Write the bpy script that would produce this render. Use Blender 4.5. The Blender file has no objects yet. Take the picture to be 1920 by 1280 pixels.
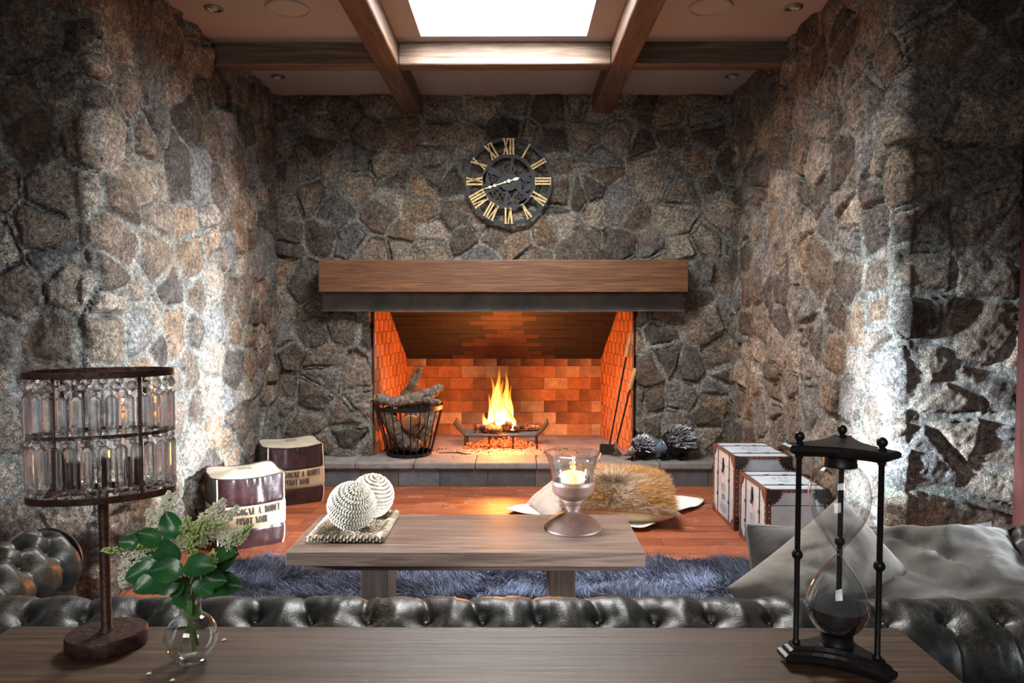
import bpy, bmesh, math, random
import numpy as np
from mathutils import Vector, Matrix, noise as mnoise
random.seed(7)
rng = np.random.default_rng(7)
SC = bpy.context.scene
COL = SC.collection
pi = math.pi

# ------------------------------------------------------------------ camera
F_PX, EYE = 1330.0, 1.34
PITCH = math.atan(58 / F_PX)
YAW = math.atan(6 / F_PX)
cam_d = bpy.data.cameras.new('camera')
cam_d.sensor_width = 36.0
cam_d.lens = 36.0 * F_PX / 1920.0
cam_d.clip_start = 0.02
cam = bpy.data.objects.new('camera', cam_d)
COL.objects.link(cam)
cam.location = (0, 0, EYE)
cam.rotation_euler = (pi / 2 - PITCH, 0, YAW)
SC.camera = cam

# ------------------------------------------------------------------ world, exposure, daylight
SC.view_settings.view_transform = 'Standard'
SC.view_settings.look = 'None'
SC.view_settings.gamma = 1.0
SC.view_settings.use_curve_mapping = False
SC.view_settings.exposure = 0.12
w = bpy.data.worlds.new('world')
SC.world = w
w.use_nodes = True
w.node_tree.nodes['Background'].inputs[0].default_value = (0.78, 0.86, 1.0, 1)
w.node_tree.nodes['Background'].inputs[1].default_value = 0.07

def area(name, loc, target, sx, sy, power, color, spread=180):
    d = bpy.data.lights.new(name, 'AREA')
    d.shape = 'RECTANGLE'
    d.size, d.size_y, d.energy, d.color = sx, sy, power, color
    d.spread = math.radians(spread)
    o = bpy.data.objects.new(name, d)
    COL.objects.link(o)
    o.location = loc
    o.rotation_euler = (Vector(target) - Vector(loc)).to_track_quat('-Z', 'Y').to_euler()
    return o

def point(name, loc, power, color, r=0.05):
    d = bpy.data.lights.new(name, 'POINT')
    d.energy, d.color, d.shadow_soft_size = power, color, r
    o = bpy.data.objects.new(name, d)
    COL.objects.link(o)
    o.location = loc
    return o

area('window_light_left', (-14.0, 1.35, 2.3), (1.72, 4.08, 0.50), 1.7, 0.7, 160, (0.76, 0.88, 1.0), 8.5)
area('window_light_right', (14.0, -2.2, 2.2), (-1.90, 4.62, 0.58), 1.6, 0.8, 98, (0.82, 0.91, 1.0), 12)
area('skylight_light', (-0.07, 3.70, 3.42), (-0.07, 3.72, 0), 0.94, 1.3, 165, (1.0, 0.975, 0.94))
area('room_window_light', (-0.4, -1.6, 2.4), (0.1, 3.2, 0.8), 1.6, 1.0, 11, (1.0, 0.97, 0.93), 90)
point('fire_light', (-0.12, 5.98, 0.50), 95, (1.0, 0.34, 0.065), 0.10)
point('ember_light', (-0.12, 5.96, 0.30), 8, (1.0, 0.2, 0.03), 0.10)

# ------------------------------------------------------------------ helpers: noise
_perm = {}
def vnoise(x, y, seed=0):
    x = np.asarray(x, float); y = np.asarray(y, float)
    if seed not in _perm:
        _perm[seed] = np.random.default_rng(1000 + seed).random((256, 256))
    T = _perm[seed]
    xi = np.floor(x).astype(int); yi = np.floor(y).astype(int)
    fx = x - xi; fy = y - yi
    fx = fx * fx * (3 - 2 * fx); fy = fy * fy * (3 - 2 * fy)
    a = T[xi % 256, yi % 256]; b = T[(xi + 1) % 256, yi % 256]
    c = T[xi % 256, (yi + 1) % 256]; d = T[(xi + 1) % 256, (yi + 1) % 256]
    return (a * (1 - fx) + b * fx) * (1 - fy) + (c * (1 - fx) + d * fx) * fy

def fbm(x, y, seed=0, oct=4):
    s = 0; a = 0.5; t = 0
    for i in range(oct):
        s = s + a * vnoise(x * 2 ** i + 17.3 * i, y * 2 ** i + 9.1 * i, seed + i)
        t += a; a *= 0.5
    return s / t * 2 - 1

def sstep(a, b, x):
    t = np.clip((x - a) / (b - a), 0, 1)
    return t * t * (3 - 2 * t)

# ------------------------------------------------------------------ helpers: objects
def mkmesh(name, V, Fs, mat, parent=None, smooth=False, cols=None, uv=None):
    """V (n,3); Fs list of faces or an (m,4)/(m,3) array"""
    me = bpy.data.meshes.new(name)
    V = np.asarray(V, dtype=np.float32).reshape(-1, 3)
    if isinstance(Fs, np.ndarray):
        n, k = Fs.shape
        me.vertices.add(len(V)); me.vertices.foreach_set('co', V.ravel())
        me.loops.add(n * k); me.loops.foreach_set('vertex_index', Fs.astype(np.int32).ravel())
        me.polygons.add(n); me.polygons.foreach_set('loop_start', np.arange(0, n * k, k, dtype=np.int32))
        me.update(calc_edges=True)
    else:
        me.from_pydata(V.tolist(), [], [tuple(int(i) for i in f) for f in Fs])
        me.update()
    if smooth:
        me.polygons.foreach_set('use_smooth', np.ones(len(me.polygons), dtype=bool))
    if cols is not None:
        a = me.color_attributes.new('Col', 'FLOAT_COLOR', 'POINT')
        c = np.ones((len(V), 4), dtype=np.float32)
        c[:, :3] = np.asarray(cols, dtype=np.float32)[:, :3]
        if np.asarray(cols).shape[1] == 4:
            c[:, 3] = np.asarray(cols)[:, 3]
        a.data.foreach_set('color', c.ravel())
    if mat is not None:
        for m in (mat if isinstance(mat, (list, tuple)) else [mat]):
            me.materials.append(m)
    o = bpy.data.objects.new(name, me)
    COL.objects.link(o)
    if parent is not None:
        o.parent = parent
    return o

def tag(o, label, cat, group=None, kind=None):
    o['label'] = label; o['category'] = cat
    if group: o['group'] = group
    if kind: o['kind'] = kind
    return o

def struct(o, label=None):
    o['kind'] = 'structure'
    if label: o['label'] = label
    return o

def thing(name, label, cat, loc=(0, 0, 0), rz=0, group=None):
    o = bpy.data.objects.new(name, None)
    COL.objects.link(o)
    o.location = loc; o.rotation_euler = (0, 0, rz); o.empty_display_size = 0.05
    return tag(o, label, cat, group)

def copy_tree(o, parent=None):
    c = o.copy(); COL.objects.link(c)
    if parent is not None: c.parent = parent
    for ch in list(o.children): copy_tree(ch, c)
    return c

class MB:
    """collects shapes; build() links them as one mesh object"""
    def __init__(s): s.v = []; s.f = []; s.mi = []; s.m = 0
    def add(s, V, F, mi=None):
        o = len(s.v); s.v.extend([tuple(map(float, p)) for p in V])
        for f in F:
            s.f.append(tuple(o + i for i in f)); s.mi.append(s.m if mi is None else mi)
    def box(s, x0, x1, y0, y1, z0, z1, M=None, bev=0.0):
        if bev > 0:
            bm = bmesh.new(); bmesh.ops.create_cube(bm, size=1)
            for v in bm.verts:
                v.co = Vector(((x0 + x1) / 2 + v.co.x * (x1 - x0), (y0 + y1) / 2 + v.co.y * (y1 - y0), (z0 + z1) / 2 + v.co.z * (z1 - z0)))
            bmesh.ops.bevel(bm, geom=bm.edges[:], offset=bev, segments=2, affect='EDGES', profile=0.7)
            bm.verts.index_update()
            V = [(M @ v.co if M else v.co) for v in bm.verts]; F = [[v.index for v in f.verts] for f in bm.faces]
            bm.free(); s.add(V, F); return
        V = [Vector(p) for p in ((x0, y0, z0), (x1, y0, z0), (x1, y1, z0), (x0, y1, z0), (x0, y0, z1), (x1, y0, z1), (x1, y1, z1), (x0, y1, z1))]
        if M: V = [M @ p for p in V]
        s.add(V, [(3, 2, 1, 0), (4, 5, 6, 7), (0, 1, 5, 4), (1, 2, 6, 5), (2, 3, 7, 6), (3, 0, 4, 7)])
    def sweep(s, P, R, n=8, cap=True, sx=1.0):
        P = [Vector(p) for p in P]
        if not hasattr(R, '__len__'): R = [R] * len(P)
        o = []; up = Vector((0, 0, 1)); prev = None
        for i, p in enumerate(P):
            t = (P[min(i + 1, len(P) - 1)] - P[max(i - 1, 0)])
            if t.length < 1e-9: t = Vector((0, 0, 1))
            t.normalize()
            if prev is None:
                a = up if abs(t.z) < 0.9 else Vector((1, 0, 0))
                prev = t.cross(a).normalized()
            prev = (prev - t * prev.dot(t)).normalized()
            b = t.cross(prev)
            o.append([p + (prev * math.cos(2 * pi * k / n) * sx + b * math.sin(2 * pi * k / n)) * R[i] for k in range(n)])
        V = [q for r in o for q in r]; F = []
        for i in range(len(P) - 1):
            for k in range(n):
                F.append((i * n + k, i * n + (k + 1) % n, (i + 1) * n + (k + 1) % n, (i + 1) * n + k))
        if cap:
            F.append(tuple(reversed(range(n)))); F.append(tuple((len(P) - 1) * n + k for k in range(n)))
        s.add(V, F)
    def lathe(s, prof, n=32, c=(0, 0, 0), sx=1.0, sy=1.0, M=None):
        V = []; F = []
        for r, z in prof:
            for k in range(n):
                a = 2 * pi * k / n
                p = Vector((c[0] + r * sx * math.cos(a), c[1] + r * sy * math.sin(a), c[2] + z))
                V.append(M @ p if M else p)
        for i in range(len(prof) - 1):
            for k in range(n):
                F.append((i * n + k, i * n + (k + 1) % n, (i + 1) * n + (k + 1) % n, (i + 1) * n + k))
        if prof[0][0] > 1e-6: F.append(tuple(reversed(range(n))))
        if prof[-1][0] > 1e-6: F.append(tuple((len(prof) - 1) * n + k for k in range(n)))
        s.add(V, F)
    def torus(s, R, r, c=(0, 0, 0), n=64, m=10, sx=1.0, sy=1.0, hz=None, M=None):
        """ring of round (or hz: flat band) section lying in XY"""
        V = []; F = []
        for i in range(n):
            a = 2 * pi * i / n
            for k in range(m):
                b = 2 * pi * k / m
                if hz is None: dr, dz = r * math.cos(b), r * math.sin(b)
                else:
                    dr = r * (1 if math.cos(b) > 0 else -1); dz = hz * (1 if math.sin(b) > 0 else -1)
                p = Vector((c[0] + (R * sx + dr) * math.cos(a), c[1] + (R * sy + dr) * math.sin(a), c[2] + dz))
                V.append(M @ p if M else p)
        for i in range(n):
            for k in range(m):
                F.append((i * m + k, ((i + 1) % n) * m + k, ((i + 1) % n) * m + (k + 1) % m, i * m + (k + 1) % m))
        s.add(V, F)
    def ball(s, c, r, n=14, sc=(1, 1, 1), M=None):
        h = max(6, n // 2 + 1)
        prof = [(math.sin(pi * i / h), -math.cos(pi * i / h)) for i in range(h + 1)]
        V = []; F = []
        for q, z in prof:
            for k in range(n):
                a = 2 * pi * k / n
                p = Vector((q * r * sc[0] * math.cos(a), q * r * sc[1] * math.sin(a), z * r * sc[2]))
                p = (M @ p if M else p) + Vector(c)
                V.append(p)
        for i in range(h):
            for k in range(n): F.append((i * n + k, i * n + (k + 1) % n, (i + 1) * n + (k + 1) % n, (i + 1) * n + k))
        s.add(V, F)
    def prism(s, pts, y0, y1, M=None):
        """2D outline (x,z) extruded in y"""
        n = len(pts)
        V = [Vector((p[0], y0, p[1])) for p in pts] + [Vector((p[0], y1, p[1])) for p in pts]
        if M: V = [M @ p for p in V]
        F = [tuple(range(n)), tuple(reversed(range(n, 2 * n)))] + [(i, i + n, (i + 1) % n + n, (i + 1) % n) for i in range(n)]
        s.add(V, F)
    def build(s, name, mat, parent=None, smooth=False, bevel=0, merge=False):
        me = bpy.data.meshes.new(name)
        me.from_pydata(s.v, [], s.f)
        for m in (mat if isinstance(mat, (list, tuple)) else [mat]): me.materials.append(m)
        if isinstance(mat, (list, tuple)): me.polygons.foreach_set('material_index', s.mi)
        if merge or smooth:
            bm = bmesh.new(); bm.from_mesh(me)
            bmesh.ops.remove_doubles(bm, verts=bm.verts[:], dist=1e-6)
            bmesh.ops.recalc_face_normals(bm, faces=bm.faces[:])
            bm.to_mesh(me); bm.free()
        if smooth:
            me.polygons.foreach_set('use_smooth', np.ones(len(me.polygons), dtype=bool))
            me.set_sharp_from_angle(angle=math.radians(45))
        o = bpy.data.objects.new(name, me); COL.objects.link(o)
        if parent is not None: o.parent = parent
        if bevel > 0:
            b = o.modifiers.new('bevel', 'BEVEL'); b.width = bevel; b.segments = 2; b.limit_method = 'ANGLE'
        return o

def gridfaces(nu, nv, wrap_u=False):
    iu = np.arange(nu if wrap_u else nu - 1); jv = np.arange(nv - 1)
    I, J = np.meshgrid(iu, jv, indexing='ij')
    I2 = (I + 1) % nu
    return np.stack([I * nv + J, I2 * nv + J, I2 * nv + J + 1, I * nv + J + 1], -1).reshape(-1, 4)

# ------------------------------------------------------------------ helpers: materials
class NT:
    def __init__(s, name):
        s.m = bpy.data.materials.new(name); s.m.use_nodes = True
        s.t = s.m.node_tree; s.N = s.t.nodes; s.L = s.t.links
        s.b = s.N['Principled BSDF']; s.out = s.N['Material Output']
        s._tc = None
    def n(s, typ, ins=None, **kw):
        nd = s.N.new(typ)
        for k, v in kw.items(): setattr(nd, k, v)
        for k, v in (ins or {}).items():
            if isinstance(v, bpy.types.NodeSocket): s.L.new(v, nd.inputs[k])
            else: nd.inputs[k].default_value = v
        return nd
    def obj(s, scale=(1, 1, 1), rot=(0, 0, 0), loc=(0, 0, 0)):
        if s._tc is None: s._tc = s.n('ShaderNodeTexCoord')
        return s.n('ShaderNodeMapping', {'Vector': s._tc.outputs['Object'], 'Scale': scale, 'Rotation': rot, 'Location': loc}).outputs[0]
    def noise(s, vec, scale=5, detail=4, rough=0.55, dist=0.0):
        return s.n('ShaderNodeTexNoise', {'Vector': vec, 'Scale': scale, 'Detail': detail, 'Roughness': rough, 'Distortion': dist}).outputs['Fac']
    def ramp(s, fac, stops, interp='LINEAR'):
        r = s.n('ShaderNodeValToRGB', {'Fac': fac}); cr = r.color_ramp; cr.interpolation = interp
        while len(cr.elements) < len(stops): cr.elements.new(0.5)
        for e, (p, c) in zip(cr.elements, stops):
            e.position = p; e.color = tuple(c) + (1,) if len(c) == 3 else c
        return r.outputs[0]
    def mix(s, fac, a, b, mode='MIX'):
        m = s.n('ShaderNodeMix', data_type='RGBA', blend_type=mode)
        for k, v in ((0, fac), (6, a), (7, b)):
            if isinstance(v, bpy.types.NodeSocket): s.L.new(v, m.inputs[k])
            elif k == 0: m.inputs[0].default_value = v
            else: m.inputs[k].default_value = tuple(v) + (1,) if len(v) == 3 else v
        return m.outputs[2]
    def math(s, op, a, b=0.0, c=0.0, clamp=False):
        m = s.n('ShaderNodeMath', operation=op, use_clamp=clamp)
        for i, v in enumerate((a, b, c)):
            if isinstance(v, bpy.types.NodeSocket): s.L.new(v, m.inputs[i])
            else: m.inputs[i].default_value = v
        return m.outputs[0]
    def bump(s, h, strength=0.3, dist=0.01, normal=None):
        b = s.n('ShaderNodeBump', {'Height': h, 'Strength': strength, 'Distance': dist})
        if normal is not None: s.L.new(normal, b.inputs['Normal'])
        s.L.new(b.outputs[0], s.b.inputs['Normal']); return b.outputs[0]
    def set(s, **kw):
        names = {'color': 'Base Color', 'rough': 'Roughness', 'metal': 'Metallic', 'spec': 'Specular IOR Level', 'coat': 'Coat Weight',
                 'coatr': 'Coat Roughness', 'trans': 'Transmission Weight', 'ior': 'IOR', 'sheen': 'Sheen Weight', 'emc': 'Emission Color',
                 'ems': 'Emission Strength', 'alpha': 'Alpha', 'sss': 'Subsurface Weight'}
        for k, v in kw.items():
            sk = s.b.inputs[names[k]]
            if isinstance(v, bpy.types.NodeSocket): s.L.new(v, sk)
            else: sk.default_value = tuple(v) + (1,) if isinstance(v, tuple) and len(v) == 3 else v
        return s

def plain(name, color, rough=0.5, metal=0.0, var=0.12, scale=20, bump=0.0, **kw):
    t = NT(name); v = t.obj(); nz = t.noise(v, scale, 5)
    dark = tuple(c * (1 - var) for c in color); lite = tuple(min(1, c * (1 + var)) for c in color)
    t.set(color=t.ramp(nz, [(0.3, dark), (0.7, lite)]), rough=rough, metal=metal, **kw)
    if bump: t.bump(nz, bump, 0.003)
    return t.m

def wood(name, dark, mid, light, axis='x', scale=1.0, rough=0.5, planks=0, coat=0.0, bump=0.15, stretch=0.06, dist=1.2, knots=True):
    t = NT(name)
    sc = {'x': (stretch, 1, 1), 'y': (1, stretch, 1), 'z': (1, 1, stretch)}[axis]
    v = t.obj(scale=sc)
    n1 = t.noise(v, 22 * scale, 6, 0.62, dist); n2 = t.noise(v, 90 * scale, 3, 0.6, 0.3); n3 = t.noise(v, 4 * scale, 3, 0.5, 1.5)
    c = t.ramp(n1, [(0.36, dark), (0.50, mid), (0.66, light)])
    c = t.mix(0.35, c, t.ramp(n2, [(0.3, dark), (0.7, light)]))
    c = t.mix(t.math('MULTIPLY', n3, 0.3), c, mid)
    t.set(color=c, rough=rough, coat=coat, coatr=0.2)
    t.bump(t.math('ADD', n1, t.math('MULTIPLY', n2, 0.5)), bump, 0.004)
    return t.m
# ================================================================== STRUCTURE
WX0, WX1, WY, CZ = -1.888, 1.715, 5.60, 3.01
CY = 3.20          # plane of the flanking walls
HZ, HY = 0.184, 5.351

# ---- rubble stone
def stone_field(U, Z, seed, su=0.27, sz=0.225, warp=0.014, amp=1.0):
    """U,Z sorted 1-D coordinates -> height, colour and mortar mask arrays of a rubble wall"""
    r = np.random.default_rng(seed)
    nu, nz = len(U), len(Z)
    UU, ZZ = np.meshgrid(U, Z, indexing='ij')
    wu = UU + warp * fbm(UU * 7, ZZ * 7, seed) + 0.008 * fbm(UU * 24, ZZ * 24, seed + 5, 4)
    wz = ZZ + warp * fbm(UU * 7 + 50, ZZ * 7, seed + 9) + 0.008 * fbm(UU * 24 + 9, ZZ * 24, seed + 6, 4)
    S = []
    row = 0; z = Z[0] - sz
    while z < Z[-1] + sz * 1.5:
        hrow = sz * r.uniform(0.7, 1.35)
        u = U[0] - su * r.uniform(0.3, 1.3)
        while u < U[-1] + su * 1.5:
            wrow = su * r.uniform(0.42, 1.6)
            if r.random() < 0.20:
                S.append((u + wrow / 2, z + hrow * 0.22, 0.0)); S.append((u + wrow / 2 + r.normal() * 0.03, z + hrow * 0.8, 0.0))
            else:
                S.append((u + wrow / 2, z + hrow / 2 + r.normal() * hrow * 0.2, r.uniform(-0.25, 0.35) * su * sz * 0.5))
            u += wrow
        z += hrow; row += 1
    S = np.array(S); S[:, 2] = np.clip(S[:, 2], -.02, .02)
    ns = len(S)
    asp = r.uniform(0.75, 1.3, ns)
    b1 = np.full((nu, nz), 1e9); b2 = np.full((nu, nz), 1e9); i1 = np.zeros((nu, nz), int); i2 = np.zeros((nu, nz), int)
    R = max(su, sz) * 2.4
    for k in range(ns):
        a0, a1 = np.searchsorted(U, [S[k, 0] - R, S[k, 0] + R]); c0, c1 = np.searchsorted(Z, [S[k, 1] - R, S[k, 1] + R])
        if a1 <= a0 or c1 <= c0: continue
        sl = (slice(a0, a1), slice(c0, c1))
        d = (wu[sl] - S[k, 0]) ** 2 + (wz[sl] - S[k, 1]) ** 2 - S[k, 2]
        m1 = d < b1[sl]; m2 = (~m1) & (d < b2[sl])
        t1 = b1[sl]; t2 = b2[sl]; j1 = i1[sl]; j2 = i2[sl]
        t2[m1] = t1[m1]; j2[m1] = j1[m1]; t1[m1] = d[m1]; j1[m1] = k
        t2[m2] = d[m2]; j2[m2] = k
    sep = np.hypot(S[i1, 0] - S[i2, 0], S[i1, 1] - S[i2, 1]) + 1e-4
    edge = (b2 - b1) / (2 * sep)
    mw = 0.004 + 0.016 * sstep(-.3, .5, fbm(UU * 2.6, ZZ * 2.6, seed + 3, 2)) + 0.003 * fbm(UU * 25, ZZ * 25, seed + 4, 3)
    stone = sstep(0, 0.010, edge - mw)
    plate = sstep(0, 0.020, edge - mw)
    H = r.uniform(0.000, 0.024, ns)
    fac = np.zeros((nu, nz)) + 9
    du = UU - S[i1, 0]; dz = ZZ - S[i1, 1]
    for q in range(6):
        g1 = r.normal(0, 0.115, ns); g2 = r.normal(0, 0.115, ns); off = r.uniform(0.012, 0.028, ns)
        fac = np.minimum(fac, g1[i1] * du + g2[i1] * dz + off[i1])
    rough = 0.009 * fbm(UU * 13, ZZ * 13, seed + 11, 5) + 0.009 * np.abs(fbm(UU * 26, ZZ * 26, seed + 15, 3)) - .006 * sstep(.25, .5, fbm(UU * 8, ZZ * 11, seed + 51, 4))
    h = stone * (0.008 + 0.35 * H[i1]) + plate * (0.65 * H[i1] + fac + rough)
    h = h + (1 - stone) * (0.015 + 0.008 * fbm(UU * 14, ZZ * 14, seed + 12, 3))
    crack = np.exp(-((edge - mw - 0.003) / 0.0035) ** 2) * sstep(0.05, 0.35, fbm(UU * 5, ZZ * 5, seed + 21, 2))
    h = h - crack * 0.022
    pal = np.array([[.150, .122, .098], [.185, .155, .128], [.110, .090, .074], [.235, .205, .175], [.205, .150, .108], [.160, .158, .158], [.090, .078, .070], [.27, .235, .195]])
    pc = pal[r.integers(0, len(pal), ns)] * r.uniform(0.8, 1.2, (ns, 1))
    c = pc[i1]
    mort = np.array([.205, .208, .192])
    mask = 1 - stone
    smear = (1 - plate) * sstep(0.0, 0.3, fbm(UU * 9, ZZ * 9, seed + 31, 3)) * 0.7
    mm = np.clip(mask + smear, 0, 1)[..., None]
    col = c * (1 - mm) + mort * (0.85 + 0.3 * (0.5 + 0.5 * fbm(UU * 6, ZZ * 6, seed + 41, 3)))[..., None] * mm
    col = col * (1 - 0.75 * crack[..., None])
    return UU, ZZ, h * amp, np.concatenate([col, mask[..., None]], -1)

def stone_mat():
    t = NT('rubble_stone')
    v = t.obj()
    at = t.n('ShaderNodeAttribute', attribute_name='Col')
    n1 = t.noise(v, 9, 6, 0.65); n2 = t.noise(v, 45, 6, 0.7); n3 = t.noise(v, 160, 3, 0.6)
    c = t.mix(1.0, at.outputs['Color'], t.ramp(n1, [(0.30, (.60, .58, .56)), (0.5, (1.1, 1.08, 1.06)), (0.70, (1.70, 1.65, 1.56))]), 'MULTIPLY')
    c = t.mix(0.9, c, t.ramp(n2, [(0.34, (.34, .33, .33)), (0.48, (.90, .90, .90)), (0.62, (1.7, 1.68, 1.62))]), 'MULTIPLY')
    c = t.mix(0.85, c, t.ramp(n3, [(0.36, (.45, .45, .45)), (0.5, (1, 1, 1)), (0.64, (1.6, 1.6, 1.6))]), 'MULTIPLY')
    pit = t.ramp(t.noise(v, 28, 5, 0.8, 1.0), [(0.36, (.25, .25, .25)), (0.42, (1, 1, 1))])
    c = t.mix(0.8, c, pit, 'MULTIPLY')
    n4 = t.noise(v, 2.3, 4, 0.6)
    c = t.mix(t.ramp(n4, [(0.55, (0, 0, 0)), (0.72, (.5, .5, .5))]), c, (.20, .125, .07))
    sp = t.ramp(t.noise(v, 70, 5, 0.75, 0.5), [(0.60, (0, 0, 0)), (0.66, (1, 1, 1))])
    spm = t.mix(1.0, sp, t.ramp(t.noise(v, 7, 3, 0.6), [(0.48, (0, 0, 0)), (0.62, (.75, .75, .75))]), 'MULTIPLY')
    c = t.mix(spm, c, (.52, .49, .44))
    t.set(color=c, rough=0.85, spec=0.3)
    h = t.math('ADD', n2, t.math('MULTIPLY', n3, 0.45))
    t.bump(t.math('ADD', h, t.math('MULTIPLY', t.noise(v, 20, 6, .75, .6), 1.5)), 1.0, 0.016)
    return t.m
M_stone = stone_mat()

def seg(a, b, st): return np.linspace(a, b, max(2, int(round((b - a) / st)) + 1))

# back wall with the fireplace opening
OX0, OX1, OZ = -1.141, 0.963, 1.335
U = seg(WX0 - 0.06, WX1 + 0.06, 0.0085); Z = seg(0.0, CZ + 0.02, 0.0085)
UU, ZZ, h, c = stone_field(U, Z, 11)
jit = 0.018 * fbm(ZZ * 6, ZZ * 0 + 3, 77, 3)
P = np.stack([UU, WY - h - 0.004, ZZ], -1)
inside = (UU > OX0 + jit) & (UU < OX1 + jit) & (ZZ < OZ)
F = gridfaces(len(U), len(Z))
keep = ~inside.reshape(-1)[F].all(1)
vkeep = P.reshape(-1, 3); F = F[keep]
near = inside
P[..., 1] = np.where(inside, WY + 0.10, P[..., 1])          # the row just inside the opening folds back as the jamb
wb = mkmesh('wall_back', P.reshape(-1, 3), F, M_stone, smooth=True, cols=c.reshape(-1, 4))
bm = bmesh.new(); bm.from_mesh(wb.data)
bmesh.ops.delete(bm, geom=[v for v in bm.verts if not v.link_faces], context='VERTS'); bm.to_mesh(wb.data); bm.free()
struct(wb, 'grey brown rubble stone wall above and around the fireplace')

# side walls: flank -> rounded corner -> alcove side
def corner_wall(name, xw, sgn, seed, xfar, label):
    rc = 0.05
    Lf = abs(xfar - xw) - rc; La = rc * pi / 2; Ls = WY + 0.05 - CY - rc
    U = np.unique(np.concatenate([seg(0, Lf, 0.0095), seg(Lf, Lf + La, 0.0085), seg(Lf + La, Lf + La + Ls, 0.0095)]))
    Z = seg(0.0, CZ + 0.02, 0.009)
    UU, ZZ, h, c = stone_field(U, Z, seed)
    t = np.clip((UU - Lf) / La, 0, 1) * pi / 2
    # base curve and normal (sgn -1: left wall, room side is +x ; flank faces -y)
    cx = xw + sgn * rc; cy = CY + rc
    bx = np.where(UU < Lf, xfar + (-sgn) * UU, cx - sgn * rc * np.sin(t))
    by = np.where(UU < Lf, CY, cy - rc * np.cos(t))
    by = np.where(UU > Lf + La, CY + rc + (UU - Lf - La), by)
    nx = -sgn * np.sin(t); ny = -np.cos(t)
    h = h * np.where(UU < Lf, .75, 1.1)
    P = np.stack([bx + nx * h, by + ny * h, ZZ], -1)
    F = gridfaces(len(U), len(Z))
    if sgn > 0: F = F[:, ::-1]
    o = mkmesh(name, P.reshape(-1, 3), np.ascontiguousarray(F), M_stone, smooth=True, cols=c.reshape(-1, 4))
    return struct(o, label)
corner_wall('wall_left', WX0, -1, 23, -3.5, 'rubble stone wall turning the corner on the left of the fireplace alcove')
corner_wall('wall_right', WX1, 1, 37, 3.3, 'rubble stone wall turning the corner on the right of the fireplace alcove')

# ---- floor
def floor_mat():
    t = NT('cherry_floorboards')
    v = t.obj()
    br = t.n('ShaderNodeTexBrick', {'Vector': v, 'Scale': 1.0, 'Brick Width': 1.35, 'Row Height': 0.125, 'Mortar Size': 0.0016, 'Mortar Smooth': 0.1,
                                    'Color1': (.0, .0, .0, 1), 'Color2': (1, 1, 1, 1), 'Mortar': (0.5, 0.5, 0.5, 1), 'Bias': 0.0}, offset=0.37)
    tone = br.outputs['Color']
    g = t.noise(t.obj(scale=(0.07, 1, 1)), 38, 6, 0.65, 1.0)
    c = t.ramp(tone, [(0.0, (.13, .030, .014)), (0.45, (.24, .062, .026)), (1.0, (.36, .115, .048))])
    c = t.mix(0.5, c, t.ramp(g, [(0.3, (.09, .02, .011)), (0.5, (.26, .070, .029)), (0.72, (.42, .14, .06))]))
    scuff = t.ramp(t.noise(t.obj(scale=(0.5, 1, 1)), 5.5, 6, 0.75, 1.4), [(0.57, (0, 0, 0)), (0.64, (1, 1, 1))])
    c = t.mix(t.math('MULTIPLY', scuff, 0.5), c, (.50, .33, .25))
    c = t.mix(br.outputs['Fac'], c, (.02, .008, .005))
    t.set(color=c, rough=t.ramp(t.noise(v, 3.0, 5, 0.7), [(0.35, (.42, .42, .42)), (0.7, (.66, .66, .66))]), coat=0.04, coatr=0.28, spec=.35)
    t.bump(t.math('SUBTRACT', t.math('MULTIPLY', g, 0.3), t.math('MULTIPLY', br.outputs['Fac'], 1.5)), 0.35, 0.004)
    return t.m
m = MB(); m.box(-3.6, 3.4, -2.6, WY + 0.1, -0.06, 0.0)
struct(m.build('floor', floor_mat()), 'polished red brown floorboards')

# ---- ceiling with the skylight shaft
M_ceil = plain('ceiling_paint', (.34, .315, .30), 0.85, var=0.05, scale=3)
M_white = plain('white_paint', (.80, .80, .80), 0.7, var=0.03)
SX0, SX1, SY0, SY1 = -0.575, 0.435, 3.02, 4.40
m = MB()
for a in ((-3.6, SX0, -2.6, WY + 0.1), (SX1, 3.4, -2.6, WY + 0.1), (SX0, SX1, -2.6, SY0), (SX0, SX1, SY1, WY + 0.1)):
    m.box(a[0], a[1], a[2], a[3], CZ, CZ + 0.05)
struct(m.build('ceiling', M_ceil), 'grey painted ceiling between the beams')
sk = bpy.data.objects.new('window_1', None); COL.objects.link(sk); sk.location = ((SX0 + SX1) / 2, (SY0 + SY1) / 2, CZ)
struct(sk, 'bright skylight in the ceiling between the two long beams')
m = MB(); a, b = (SX1 - SX0) / 2, (SY1 - SY0) / 2
m.box(-a - .03, -a, -b, b, 0.05, 0.52); m.box(a, a + .03, -b, b, 0.05, 0.52); m.box(-a - .03, a + .03, -b - .03, -b, 0.05, 0.52); m.box(-a - .03, a + .03, b, b + .03, 0.05, 0.52)
m.build('window_shaft', M_white, sk)
t = NT('sky_glazing'); t.set(color=(.9, .95, 1.0), rough=0.3, emc=(.93, .97, 1.0, 1), ems=4.0)
m = MB(); m.box(-a, a, -b, b, 0.47, 0.49); m.build('window_pane', t.m, sk)

# door frame edge at the far right
m = MB(); m.box(2.240, 2.46, 2.90, 3.17, 0, CZ, bev=0.004); m.box(2.265, 2.46, 2.88, 2.90, 0, CZ)
struct(m.build('trim_1', wood('dark_red_wood', (.016, .004, .003), (.035, .008, .006), (.05, .013, .010), 'z', rough=0.4)), 'dark red door frame at the right edge')
m = MB(); m.ball((2.234, 3.14, 2.50), 0.022, 12); m.build('trim_knob', plain('black_knob', (.01, .01, .01), 0.4), bpy.data.objects['trim_1'])

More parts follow.
